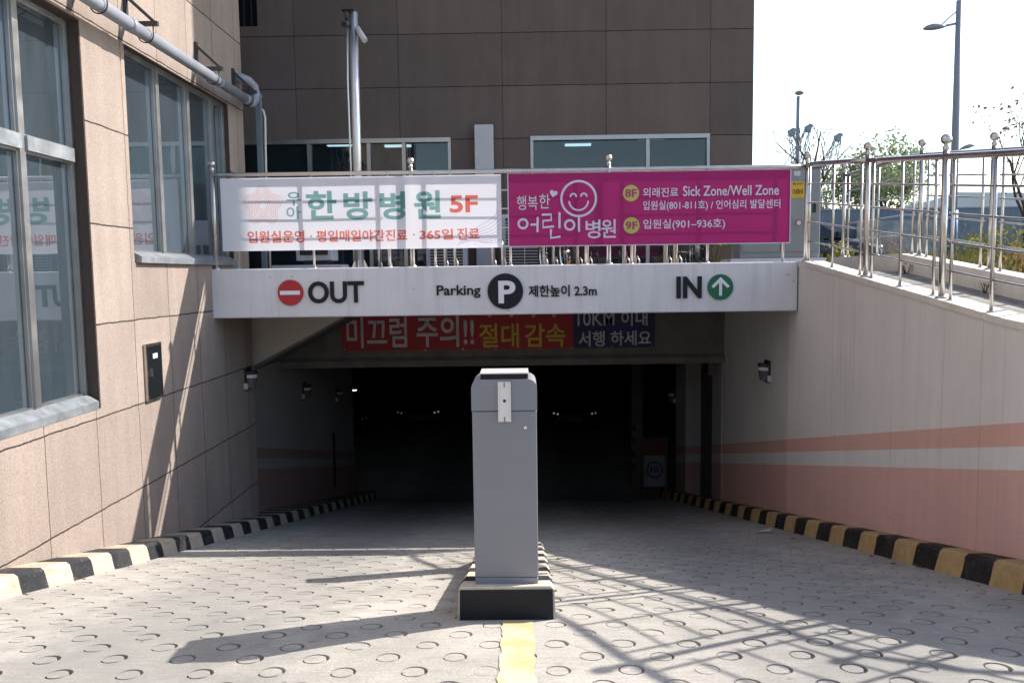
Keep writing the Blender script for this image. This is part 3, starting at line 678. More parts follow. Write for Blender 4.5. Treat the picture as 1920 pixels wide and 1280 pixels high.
zr = lambda t: copq(qn(t))+1.10
MB().tube([(FX[3], 9.46, 1.811+1.10)]+[(*bend(RWALL-.06, t), zr(t)) for t in (-.08, .2, .7, 1.46)], .025, 12).build('handrail', M['steel'], sr)
qf = railq(.66)
fposts = [-1.85, .25, 1.6, 2.95, 4.1, 5.4]
railing('path_railing', 'stainless steel railing on the low cream kerb at the far side of the path', fposts, lambda t: bend(.66, qf(t)), 0, lambda t: pathq(qf(t))+.2, bal_off=.16)
fk = MB(); ribbon(fk, [(.76, lambda q: pathq(q)-.3), (.76, lambda q: pathq(q)+.2), (.56, lambda q: pathq(q)+.2), (.56, lambda q: pathq(q)-.3)], [-2.0]+QS[1:])
tag(fk.build('path_kerb', M['cream'], None, (4.44, 6, 1)), 'low cream kerb wall beside the sloping path', 'kerb')

# ------------------------------------------------------------------ banners
NY = 9.40
def cloth_sheet(x0, x1, z0, z1, y, sag=.012):
    nx, nz = 48, 10; mb = MB(); ph = random.random()*6
    for j in range(nz+1):
        for i in range(nx+1):
            u, v = i/nx, j/nz
            mb.v.append((x0+(x1-x0)*u, y+sag*.25*math.sin(u*9+ph)*math.sin(math.pi*v), z0+(z1-z0)*v))
    mb.f = [(j*(nx+1)+i, j*(nx+1)+i+1, (j+1)*(nx+1)+i+1, (j+1)*(nx+1)+i) for j in range(nz) for i in range(nx)]; mb.sm = [True]*len(mb.f); return mb
BA = 9.395
p0, p1 = AT(412, 335, Y=BA), AT(941, 464, Y=BA)
bw = thing('white_banner', ((p0.x+p1.x)/2, BA, p1.z), 'white translucent hospital banner with teal and salmon Korean lettering on the railing', 'banner', 'banners tied to the front railing')
cloth_sheet(p0.x, p1.x, p1.z, p0.z, BA, .016).build('cloth', M['banner_white'], bw, fix=False)
TY = BA-.006
for body, x0, x1, y0, y1 in (('우', 537, 564, 360, 386), ('아', 537, 564, 387, 412), ('한', 574, 631, 358, 412), ('방', 644, 698, 359, 412), ('병', 712, 760, 359, 412), ('원', 776, 826, 357, 410)):
    pxtext('lettering', body, x0, x1, y0, y1, TY, M['ink_teal'], bw, 0, .03 if x0 > 570 else .012)
pxtext('lettering', '5F', 843, 896, 366, 399, TY, M['ink_red'], bw, 0, .03)
for body, x0, x1, y0, y1 in (('입원실운영', 464, 571, 432, 456), ('평일매일야간진료', 593, 764, 430, 454), ('365일', 787, 850, 429, 450), ('진료', 857, 899, 427, 450)):
    pxtext('lettering', body, x0, x1, y0, y1, TY, M['ink_red'], bw, 0, .022)
dm = MB()
for px, py in ((583.5, 443), (776, 440)): c = AT(px, py, Y=TY); dm.add([(a, TY, b) for a, b in ring(c.x, c.z, .011, 12)], [tuple(range(12))])
dm.build('dot', M['ink_red'], bw, fix=False)
st = MB(); c = AT(493, 386, Y=TY)
for i in range(7):
    rr = .05+.153*i/6; amp = .16
    pts = []
    for t in np.linspace(0, 2*math.pi, 100, endpoint=False):
        r_ = rr*(1+amp*math.cos(5*(t-math.pi/2))); pts.append((c.x+r_*math.cos(t), c.z+r_*math.sin(t)))
    stroke(st, pts, .0036, TY-.0003*i/12, True)
st.build('star_emblem', M['ink_red'], bw, fix=False)
wv = MB()
for i in range(9):
    a0 = p1.x-.52+i*.035
    pts = [(min(p1.x-.01, a0+.62*u+.10*math.sin(3*u+i*.15)*u), p1.z+.03+(.72-.03*i)*u**1.3+.05*math.sin(7*u+.3*i)) for u in np.linspace(0, 1, 30)]
    pts = [p for p in pts if p[0] < p1.x-.012]; stroke(wv, pts, .008, TY-.0004*i/9)
wv.build('wave_print', M['ink_lilac'], bw, fix=False)

p0, p1 = AT(953, 326, Y=BA), AT(1480, 454, Y=BA)
bp = thing('magenta_banner', ((p0.x+p1.x)/2, BA, p1.z), 'magenta children hospital banner with smiling face and white lettering on the railing', 'banner', 'banners tied to the front railing')
cloth_sheet(p0.x, p1.x, p1.z, p0.z, BA, .006).build('cloth', M['banner_pink'], bp, fix=False)
hm = MB(); e = .012
hm.box(p0.x-e, p1.x+e, BA+.004, BA+.012, p1.z-e, p1.z+.01); hm.box(p0.x-e, p1.x+e, BA+.004, BA+.012, p0.z-.01, p0.z+.004); hm.box(p0.x-e, p0.x+.01, BA+.004, BA+.012, p1.z+.01, p0.z-.01); hm.box(p1.x-.01, p1.x+e, BA+.004, BA+.012, p1.z+.01, p0.z-.01)
hm.build('hem', M['print_white'], bp)
TY = BA-.005; PW = M['print_white']
def P3(px, py): v = AT(px, py, Y=TY); return (v.x, v.z)
def Z4(zx, zy): return P3(940+zx/3.2, 240+zy/3.2)
k = .00629
pxtext('lettering', '행복', 969, 1008, 367, 394, TY, PW, bp, 0, .004); pxtext('lettering', '한', 1011, 1031, 364, 391, TY, PW, bp, 0, .004)
hb = MB(); hx, hz = Z4(313, 393)
hp = []
for t in np.linspace(0, 2*math.pi, 40, endpoint=False):
    x_ = 16*math.sin(t)**3; z_ = 13*math.cos(t)-5*math.cos(2*t)-2*math.cos(3*t)-math.cos(4*t); ca, sa = math.cos(-.25), math.sin(-.25)
    hp.append((hx+(x_*ca-z_*sa)*.0029, TY, hz+(x_*sa+z_*ca)*.0029))
hb.add(hp, [tuple(range(40))]); hb.build('heart', PW, bp, fix=False)
fc = MB(); cx, cz = Z4(464, 424)
stroke(fc, ring(cx, cz, 32*k, 56), .026, TY, True)
for ex, ez in (Z4(432, 412), Z4(495, 410)): stroke(fc, ring(ex, ez, .033, 14, .1, math.pi-.1), .020, TY-.0002)
mx, mz = Z4(464, 435); stroke(fc, ring(mx, mz, .112, 22, math.pi+.12, 2*math.pi-.12), .020, TY-.0004)
fc.build('smiling_face', PW, bp, fix=False)
hw = MB(); WS = .026
def ST(pts, w=WS, cl=False):
    ST.n += 1; stroke(hw, [Z4(*p) for p in pts], w, TY-.00015*ST.n, cl)
ST.n = 0
c0 = Z4(130, 575); stroke(hw, ring(*c0, .052, 30), WS, TY-.003, True)
ST([(180, 580), (216, 579)]); ST([(218, 540), (217, 620)])
ST([(248, 521), (298, 519), (300, 553), (251, 557), (250, 597), (312, 591)]); ST([(349, 511), (349, 597)]); ST([(298, 612), (297, 660), (350, 652)])
c0 = Z4(410, 582); stroke(hw, ring(*c0, .054, 30), WS, TY-.0035, True)
ST([(465, 530), (466, 618)])
hw.build('handwriting', PW, bp, fix=False)
pxtext('lettering', '병', 1098, 1126, 412, 447, TY, PW, bp, 0, .012); pxtext('lettering', '원', 1127, 1155, 411, 446, TY, PW, bp, 0, .012)
for fl, (zx, zy) in (('8F', (778, 391)), ('9F', (781, 585))):
    x_, z_ = Z4(zx, zy); dd = MB().add([(a, TY, b) for a, b in ring(x_, z_, 15*k, 36)], [tuple(range(36))]).build('floor_disc', M['print_lime'], bp, fix=False)
    lettering('floor_number', fl, x_, z_, 21.5*k, 15*k, TY-.002, M['print_magenta'], bp, 0, .02)
for body, x0, x1, y0, y1 in (('외래진료', 1205.6, 1272, 351.5, 370), ('Sick Zone/Well Zone', 1280.6, 1460.5, 346.5, 368), ('입원실(801-811호) / 언어심리 발달센터', 1205.6, 1463, 373.5, 396.5), ('입원실(901–936호)', 1206, 1359.5, 409.5, 432)):
    pxtext('lettering', body, x0, x1, y0, y1, TY, PW, bp, 0, .012)
# banner on the lintel
LYB = PY-.02
a, b = AT(642, 658, Y=LYB), AT(1227, 653, Y=LYB); md = AT(1075, 655, Y=LYB)
wb = thing('warning_banner', ((a.x+b.x)/2, LYB, a.z), 'red and navy slippery ramp warning banner fixed to the grey lintel', 'banner')
MB().box(a.x, md.x, LYB, LYB+.006, a.z, a.z+.70).build('red_cloth', M['cloth_red'], wb)
MB().box(md.x+.001, b.x, LYB-.001, LYB+.006, a.z, a.z+.70).build('navy_cloth', M['cloth_blue'], wb)
for body, x0, x1, y0, y1, mm in (('미끄럼', 649.6, 763, 594, 653, 'dull_white'), ('주의!!', 781, 889, 591, 651, 'dull_white'), ('절대', 898.5, 973, 606, 652, 'dull_yellow'), ('감속', 984, 1060, 606, 651, 'dull_yellow'), ('10KM', 1083, 1152, 583, 611, 'dull_white'), ('이내', 1165, 1214, 582, 611, 'dull_white'), ('서행', 1085, 1134, 620, 650, 'dull_white'), ('하세요', 1145, 1221, 619, 648, 'dull_white')):
    pxtext('lettering', body, x0, x1, y0, y1, LYB-.003, M[mm], wb, 0, .004 if body == '10KM' else .016)
dm = MB()
for px in (918, 959, 1000.5, 1039): c = AT(px, 591, Y=LYB-.003); dm.add([(x_, LYB-.003, z_) for x_, z_ in ring(c.x, c.z, .032, 16)], [tuple(range(16))])
dm.build('exclamation_dot', M['dull_yellow'], wb, fix=False)
sd = MB()
for px, py in ((646, 655), (797, 656), (868, 654), (930, 655), (1012, 653), (1073, 653), (1148, 650), (1222, 649)): c = AT(px, py, Y=LYB-.002); sd.prism(ring(c.x, c.z, .009, 8), LYB-.006, LYB-.0015)
sd.build('screw', M['steel_dark'], wb)

# ------------------------------------------------------------------ back building
FY = 13.1; EX = 3.777; DZ = 1.68
hb_ = thing('hospital_building', (-3, 18, DZ), 'tall dark brown stone clad building behind the deck', 'building')
w = MB()
def fw(x0, x1, z0, z1): w.box(x0, x1, FY, FY+.35, z0, z1)
WT = 3.925
fw(-12, -4.62, 0, 24); fw(-4.62, -1.09, WT, 5.72); fw(-1.09, .19, DZ-1.2, 5.72); fw(.19, 3.09, WT, 5.72); fw(3.09, EX, 0, 5.72)
fw(-4.62, -4.155, 7.4, 24); fw(-4.155, EX, 5.72, 24)
fw(1.60, 3.09, DZ, DZ+.02)
w.box(EX-.35, EX, FY+.35, 26, 0, 24); w.box(-12, -11.65, FY+.35, 26, 0, 24); w.box(-11.65, EX-.35, 25.7, 26, 0, 24); w.box(-12, EX, FY, 26, 24, 24.3)
w.build('wall', M['stone_back'], hb_)
MB().box(-11.6, EX-.4, 17.5, 17.7, DZ, 4.4).box(-11.6, EX-.4, FY+.36, 17.5, 4.2, 4.3).box(-11.6, EX-.4, FY+.36, 17.5, DZ-.1, DZ).box(-11.6, EX-.4, FY+.4, 17.5, 5.2, 5.3).build('room', M['room'], hb_)
for (x, y) in ((-3.6, 15.2), (-2.9, 14.4), (-2.55, 15.4), (.9, 15.6), (2.2, 15)): MB().box(x, x+.5, y, y+.1, 4.16, 4.195).build('ceiling_light', M['ceil'], hb_)
MB().box(-2.75, -2.2, 13.9, 13.91, 3.45, 3.8).build('paper_notice', M['plate'], hb_)
def bwin(x0, x1, mull, glassx):
    f = MB(); t = .05; y0, y1 = FY+.02, FY+.12
    f.box(x0+.004, x1-.004, FY-.02, y1, WT-.07, WT-.002); f.box(x0+.004, x0+t, y0-.03, y1, DZ, WT-.07); f.box(x1-t, x1-.004, y0-.03, y1, DZ, WT-.07)
    for m_ in mull: f.box(m_-.03, m_+.03, y0-.02, y1, DZ, WT-.07)
    f.box(x0+t, x1-t, y0+.012, y1-.012, DZ+.001, DZ+.09)
    fo = f.build('shopfront_window', M['alu'], hb_)
    e = [x0+t]+[q for m_ in mull for q in (m_-.03, m_+.03)]+[x1-t]
    for a, b in zip(e[::2], e[1::2]): MB().box(a+.002, b-.002, y0+.03, y0+.04, DZ+.09, WT-.075).build('pane', M['pane_back'], fo)
    return fo
bwin(-4.62, -1.09, [-3.40, -2.40-.03, -1.86], 0); bwin(.19, 3.09, [2.09], 0)
f = MB().box(-4.62, -4.155, FY+.1, FY+.16, 5.721, 7.399).build('upper_window', M['car_glass'], hb_)
mb = MB()
for x in (-4.5, -4.38, -4.26): mb.box(x-.01, x+.01, FY+.03, FY+.05, 5.73, 7.39)
mb.box(-4.615, -4.16, FY+.05, FY+.07, 6.2, 6.23); mb.build('window_grille', M['black'], f)
du = thing('wall_duct', (-.55, 13, DZ), 'pale grey duct cover standing against the brown facade between the windows', 'duct')
bevelled(MB().box(-.70, -.40, 12.92, 13.09, DZ, 4.09), 'cover', M['ac'], du, .01, 1)
MB().box(-.72, -.38, 12.905, 12.925, DZ, DZ+.1).build('base_flange', M['ac'], du)
cd = thing('cable_conduit', (-3.5, 10.9, DZ), 'grey vertical cable channel with a wrapped pipe at the left end of the deck', 'conduit')
MB().box(-3.53, -3.46, 10.9, 10.96, DZ, 4.18).build('channel', M['chan'], cd)
MB().tube([(-3.43, 10.95, DZ), (-3.425, 10.95, 2.4), (-3.435, 10.95, 3.2), (-3.42, 10.95, 3.86), (-3.44, 10.95, 3.95), (-3.5, 10.97, 4.0)], .015, 8).build('wrapped_pipe', M['cream'], cd)
MB().box(-3.62, -3.45, 10.965, 11.0, 4.12, 4.18).build('arm', M['steel_dark'], cd)

# CCTV pole
PX_ = -2.085; PYY = 10.4
po = thing('camera_pole', (PX_, PYY, DZ), 'tall brushed steel pole with two security cameras behind the white banner', 'pole')
MB().tube([(PX_, PYY, DZ), (PX_+.01, PYY, 5.04)], .056, 18).build('shaft', M['pole_white'], po)
mb = MB().box(PX_-.15, PX_+.15, PYY-.15, PYY+.15, DZ, DZ+.015)
mb.build('base_plate', M['pole_white'], po)
for dx, dy in ((1, 0), (-1, 0), (0, 1), (0, -1)):
    g = [(.054, 0), (.145, 0), (.145, .03), (.065, .22), (.054, .22)]
    pl = MB(); n = 5; vs = []
    for s_ in (-.006, .006): vs += [(PX_+dx*u+dy*s_, PYY+dy*u+dx*s_, DZ+.016+h) for u, h in g]
    pl.add(vs, [tuple(range(5)), tuple(range(9, 4, -1))]+[(i, (i+1) % 5, 5+(i+1) % 5, 5+i) for i in range(5)]); pl.build('gusset', M['pole_white'], po)
sc = thing('security_camera', (PX_-.06, PYY-.1, 4.95), 'dark security camera facing the ramp at the pole top', 'camera', 'security cameras on the steel pole')
MB().box(PX_-.12, PX_+.03, PYY-.12, PYY+.0, 5.045, 5.075).build('mount', M['bracket'], sc)
MB().tube([(PX_-.06, PYY-.09, 5.05), (PX_-.06, PYY-.09, 4.93)], .022, 8).build('stem', M['bracket'], sc)
MB().tube([(PX_-.06, PYY-.02, 4.9), (PX_-.065, PYY-.22, 4.83)], .042, 14).build('housing', M['bracket'], sc); MB().tube([(PX_-.065, PYY-.222, 4.829), (PX_-.0655, PYY-.232, 4.826)], .03, 12).build('lens', M['car_glass'], sc)
s2 = thing('security_camera', (PX_+.1, PYY, 4.75), 'grey bullet camera angled down on the right side of the pole top', 'camera', 'security cameras on the steel pole')
MB().tube([(PX_+.05, PYY, 4.86), (PX_+.11, PYY-.02, 4.78)], .014, 8).build('stem', M['steel_dark'], s2)
MB().tube([(PX_+.06, PYY-.03, 4.84), (PX_+.17, PYY-.1, 4.66)], .036, 12).build('housing', M['ac'], s2)
cbm = MB().tube([(PX_-.055, PYY-.05, 4.9), (PX_-.075, PYY-.05, 4.2), (PX_-.07, PYY-.05, 3.3), (PX_-.062, PYY-.05, 1.9)], .012, 8).build('cable', M['pole_white'], po)

# bike racks on the deck
def rack(x, y, label):
    t = thing('bike_rack', (x, y, DZ), label, 'bike rack', 'steel bike racks on the deck')
    for dx in (-.065, .065):
        MB().tube([(x+dx, y-.02, DZ), (x+dx, y-.02, DZ+.40), (x+dx, y+.02, DZ+.46), (x+dx, y+.10, DZ+.46), (x+dx, y+.14, DZ+.40), (x+dx, y+.14, DZ)], .015, 8).build('hoop', M['steel'], t)
        MB().tube([(x+dx+.012, y-.06, DZ), (x+dx+.012, y-.06, DZ+.18), (x+dx+.03, y-.08, DZ+.235), (x+dx+.05, y-.1, DZ+.18), (x+dx+.05, y-.1, DZ)], .010, 8).build('wheel_loop', M['steel'], t)
    MB().tube([(x-.065, y+.06, DZ+.40), (x+.065, y+.06, DZ+.40)], .012, 8).build('crossbar', M['steel'], t)
    return t
r0 = rack(-1.80, 10.6, 'steel bike rack on the deck just right of the camera pole')
base = Vector((-1.80, 10.6, DZ))
for x, lab in ((-.93, 'steel bike rack on the deck in front of the left louvred unit'), (-.30, 'steel bike rack on the deck below the right end of the white banner'), (.38, 'steel bike rack on the deck left of the parked bicycle wheel'), (.83, 'steel bike rack on the deck right of the parked bicycle wheel'), (1.45, 'steel bike rack on the deck right of the middle magenta banner post'), (2.0, 'rightmost steel bike rack on the deck below the magenta banner')):
    copy_tree(r0, (x, 10.6, DZ), label=lab)
# air conditioner outdoor units
def ac(x0, x1, y0, z0, z1, label):
    t = thing('outdoor_unit', ((x0+x1)/2, y0+.2, z0), label, 'air conditioner', 'air conditioner units against the facade')
    bevelled(MB().box(x0, x1, y0, y0+.38, z0+.06, z1), 'casing', M['ac'], t, .012, 1)
    g = MB(); n = int((z1-z0-.16)/.045)
    MB().box(x0+.05, x1-.05, y0-.004, y0+.001, z0+.1, z1-.06).build('dark_opening', M['black'], t)
    for i in range(n): z = z0+.11+i*.045; g.box(x0+.05, x1-.05, y0-.018, y0-.004, z, z+.010)
    for x in (x0+.05, (x0+x1)/2, x1-.06): g.box(x, x+.012, y0-.022, y0-.005, z0+.1, z1-.06)
    g.build('louvre', M['ac'], t)
    MB().box(x0+.05, x0+.12, y0+.03, y0+.35, z0, z0+.06).box(x1-.12, x1-.05, y0+.03, y0+.35, z0, z0+.06).build('foot', M['black'], t)
ac(-1.45, -.82, 12.4, DZ, DZ+.95, 'louvred outdoor unit against the facade left of the pale duct cover'); ac(-.28, .42, 12.4, DZ, DZ+.95, 'louvred outdoor unit against the facade right of the pale duct cover')
acs = thing('plinth_unit', (-3.15, 11.6, DZ), 'small pale outdoor unit with two dark grilles on a concrete plinth', 'air conditioner')
MB().box(-3.55, -2.55, 11.4, 11.9, DZ, DZ+.20).build('plinth', M['beam'], acs)
MB().box(-3.1, -2.75, 11.45, 11.8, DZ+.21, DZ+.26).build('foot', M['black'], acs)
bevelled(MB().box(-3.2, -2.68, 11.42, 11.8, DZ+.26, DZ+.85), 'casing', M['plate'], acs, .01, 1)
for x in (-3.14, -2.92): MB().box(x, x+.18, 11.408, 11.42, DZ+.34, DZ+.50).build('grille', M['black'], acs)

# bicycle
def bicycle(x, y, label):
    t = thing('bicycle', (x, y, DZ), label, 'bicycle')
    R = .30
    def wheel(cy):
        tm = MB(); c = (x, cy, DZ+R+.02)
        tm.tube([(x, cy+R*math.cos(a), DZ+R+.02+R*math.sin(a)) for a in np.linspace(0, 2*math.pi, 41)], .02, 8, False)
        w_ = tm.build('wheel', M['tyre'], t)
        MB().tube([(x, cy+(R-.03)*math.cos(a), DZ+R+.02+(R-.03)*math.sin(a)) for a in np.linspace(0, 2*math.pi, 41)], .011, 6, False).build('rim', M['chrome'], w_)
        s_ = MB()
        for i in range(18):
            a = i*math.pi/9; s_.tube([(x+(.02 if i % 2 else -.02), cy, DZ+R+.02), (x, cy+(R-.03)*math.cos(a), DZ+R+.02+(R-.03)*math.sin(a))], .0016, 4)
        s_.build('spokes', M['chrome'], w_); MB().tube([(x-.04, cy, DZ+R+.02), (x+.04, cy, DZ+R+.02)], .018, 8).build('hub', M['steel_dark'], w_)
    wheel(y); wheel(y+1.02)
    z = DZ+R+.02; A = (x, y, z); B = (x, y+1.02, z); BBk = (x, y+.6, z-.04); Hd = (x, y+.17, z+.5); Se = (x, y+.74, z+.5)
    MB().tube([Hd, BBk], .016).tube([Hd, Se], .014).tube([BBk, Se], .014).tube([BBk, B], .011).tube([Se, B], .009).tube([A, Hd], .013).build('frame', M['car_dark'], t)
    MB().tube([(x-.28, y+.26, z+.68), (x-.1, y+.16, z+.66), (x, y+.15, z+.62), (x+.1, y+.16, z+.66), (x+.28, y+.26, z+.68)], .011).tube([Hd, (x, y+.15, z+.62)], .013).build('handlebar', M['steel_dark'], t)
    MB().prism([(y+.58, z+.58), (y+.88, z+.58), (y+.9, z+.63), (y+.6, z+.61)], x-.06, x+.06, 'X').build('saddle', M['black'], t)
    MB().box(x+.02, x+.06, y-.02, y+.02, z-.2, z-.12).build('reflector', M['amber'], t)
    return t
bk = bicycle(.62, 10.75, 'parked bicycle seen below the magenta banner between the bike racks')
bk.rotation_euler.z = .25

# small plant at the deck's end
def sprig(name, c, h, rad, n, m, label, cat, group=None, leafsize=.03, stems=7):
    t = thing(name, c, label, cat, group); s_ = MB(); lf = MB(); c = Vector(c)
    for i in range(stems):
        a = random.random()*6.28; d = Vector((math.cos(a), math.sin(a), 0))*rad*random.uniform(.3, 1)
        hh = h*random.uniform(.6, 1); pts = [c+d*.15, c+d*.45+Vector((0, 0, hh*.5)), c+d+Vector((0, 0, hh))]
        s_.tube(pts, [.006, .004, .002], 5)
        for j in range(n//stems):
            u = random.uniform(.25, 1); p = pts[0].lerp(pts[2], u)+Vector((random.gauss(0, 1), random.gauss(0, 1), random.gauss(0, .7)))*rad*.22
            leaf(lf, p, leafsize*random.uniform(.6, 1.3))
    s_.build('stem', M['bark'], t); lf.build('foliage', m, t, fix=False); return t
def leaf(mb, p, s, droop=0):
    a = Vector((random.gauss(0, 1), random.gauss(0, 1), random.gauss(0, .8)-droop)).normalized(); b = a.cross(Vector((random.gauss(0, 1), random.gauss(0, 1), random.gauss(0, 1)))).normalized()
    p = Vector(p); mb.add([p, p+a*s*.5+b*s*.28, p+a*s, p+a*s*.5-b*s*.28], [(0, 1, 2, 3)])
sprig('potted_weed', (2.72, 11.3, DZ), .6, .2, 160, M['weed'], 'yellow green weed growing on the deck below the right end of the magenta banner', 'plant', None, .04)

# electrical cabinet
ec = thing('electrical_cabinet', (3.9, 12.1, DZ), 'grey green electrical cabinet with yellow warning sticker behind the corner of the railing', 'cabinet')
MB().box(3.1, 4.5, 11.8, 12.4, DZ, DZ+.21).build('plinth', M['beam'], ec)
bevelled(MB().box(3.25, 4.42, 11.85, 12.35, DZ+.21, 3.20), 'body', M['cabinet'], ec, .01, 1)
MB().box(3.23, 4.45, 11.82, 12.38, 3.20, 3.235).build('roof', M['cabinet'], ec)
for a, b in ((3.28, 3.83), (3.845, 4.39)):
    d_ = bevelled(MB().box(a, b, 11.838, 11.85, DZ+.30, 3.17), 'door', M['cabinet'], ec, .003, 1); lv = MB()
    for i in range(5):
        for z in (2.95, 2.3):
            for q in (a+.08, (a+b)/2+.04): lv.box(q, q+.17, 11.832, 11.838, z+i*.035, z+i*.035+.012)
    lv.build('louvre', M['cabinet'], d_)
stk = MB().box(3.98, 4.17, 11.828, 11.831, 2.76, 3.0).build('sticker', M['yellow'], ec)
lettering('sticker_text', '13-03H3', 4.075, 2.855, .15, .07, 11.826, M['letter'], stk, 0, .02); lettering('sticker_text', '위험 고압 전기', 4.075, 2.965, .15, .03, 11.826, M['letter'], stk, 0, .02)
st2 = MB().prism(ring(4.10, 2.40, .045, 20), 11.829, 11.832).build('round_sticker', M['plate'], ec)
rg_ = MB(); stroke(rg_, ring(4.10, 2.40, .04, 24), .01, 11.827, True); rg_.build('red_ring', M['red'], st2, fix=False)
MB().box(4.02, 4.11, 11.829, 11.833, 3.08, 3.15).build('label_plate', M['plate'], ec)
MB().box(4.3, 4.34, 11.81, 11.838, 2.55, 2.68).build('handle', M['black'], ec)

# ------------------------------------------------------------------ wall lamps
def sconce(pos, nx, label):
    x, y, z = pos
    t = thing('wall_lamp', pos, label, 'wall lamp', 'black wall lamps along the ramp')
    s_ = nx
    MB().box(*sorted((x+s_*.001, x+s_*.03)), y-.1, y+.1, z-.14, z+.15).build('back_plate', M['black'], t)
    def half(r0, r1, z0, z1, m, nm):
        n = 10; mb = MB(); vs = []
        for (r, zz) in ((r0, z0), (r1, z1)):
            for i in range(n+1): a = math.pi*i/n; vs.append((x+s_*(.03+r*math.sin(a)), y-r*.8*math.cos(a), zz))
        mb.add(vs, [(i, i+1, n+2+i, n+1+i) for i in range(n)]+[tuple(range(n+1)), tuple(range(2*n+1, n, -1))], False); mb.build(nm, m, t)
    half(.085, .105, z-.11, z+.02, M['smoke'], 'smoked_cover'); half(.106, .108, z+.0205, z+.065, M['opal'], 'white_band'); half(.11, .115, z+.0655, z+.11, M['black'], 'cap')
    MB().box(*sorted((x+s_*.001, x+s_*.05)), y-.13, y-.101, z-.12, z-.04).build('junction_box', M['opal'], t)
sconce((LX, 10.45, .37), 1, 'black wall lamp at the far end of the tan stone wall')
sconce((ILX, 14.1, -.32), 1, 'dim wall lamp on the left inner ramp wall nearer the entrance')
sconce((ILX, 16.6, -.77), 1, 'dim wall lamp on the left inner ramp wall deeper in the garage')
sconce((RX, 10.5, .38), -1, 'black wall lamp on the off white right ramp wall')
sconce((RX+.3, 13.85, -.29), -1, 'dim wall lamp by the shuttered opening on the right')
sconce((RX, 16.9, -.93), -1, 'dim wall lamp deepest on the right side of the garage ramp')

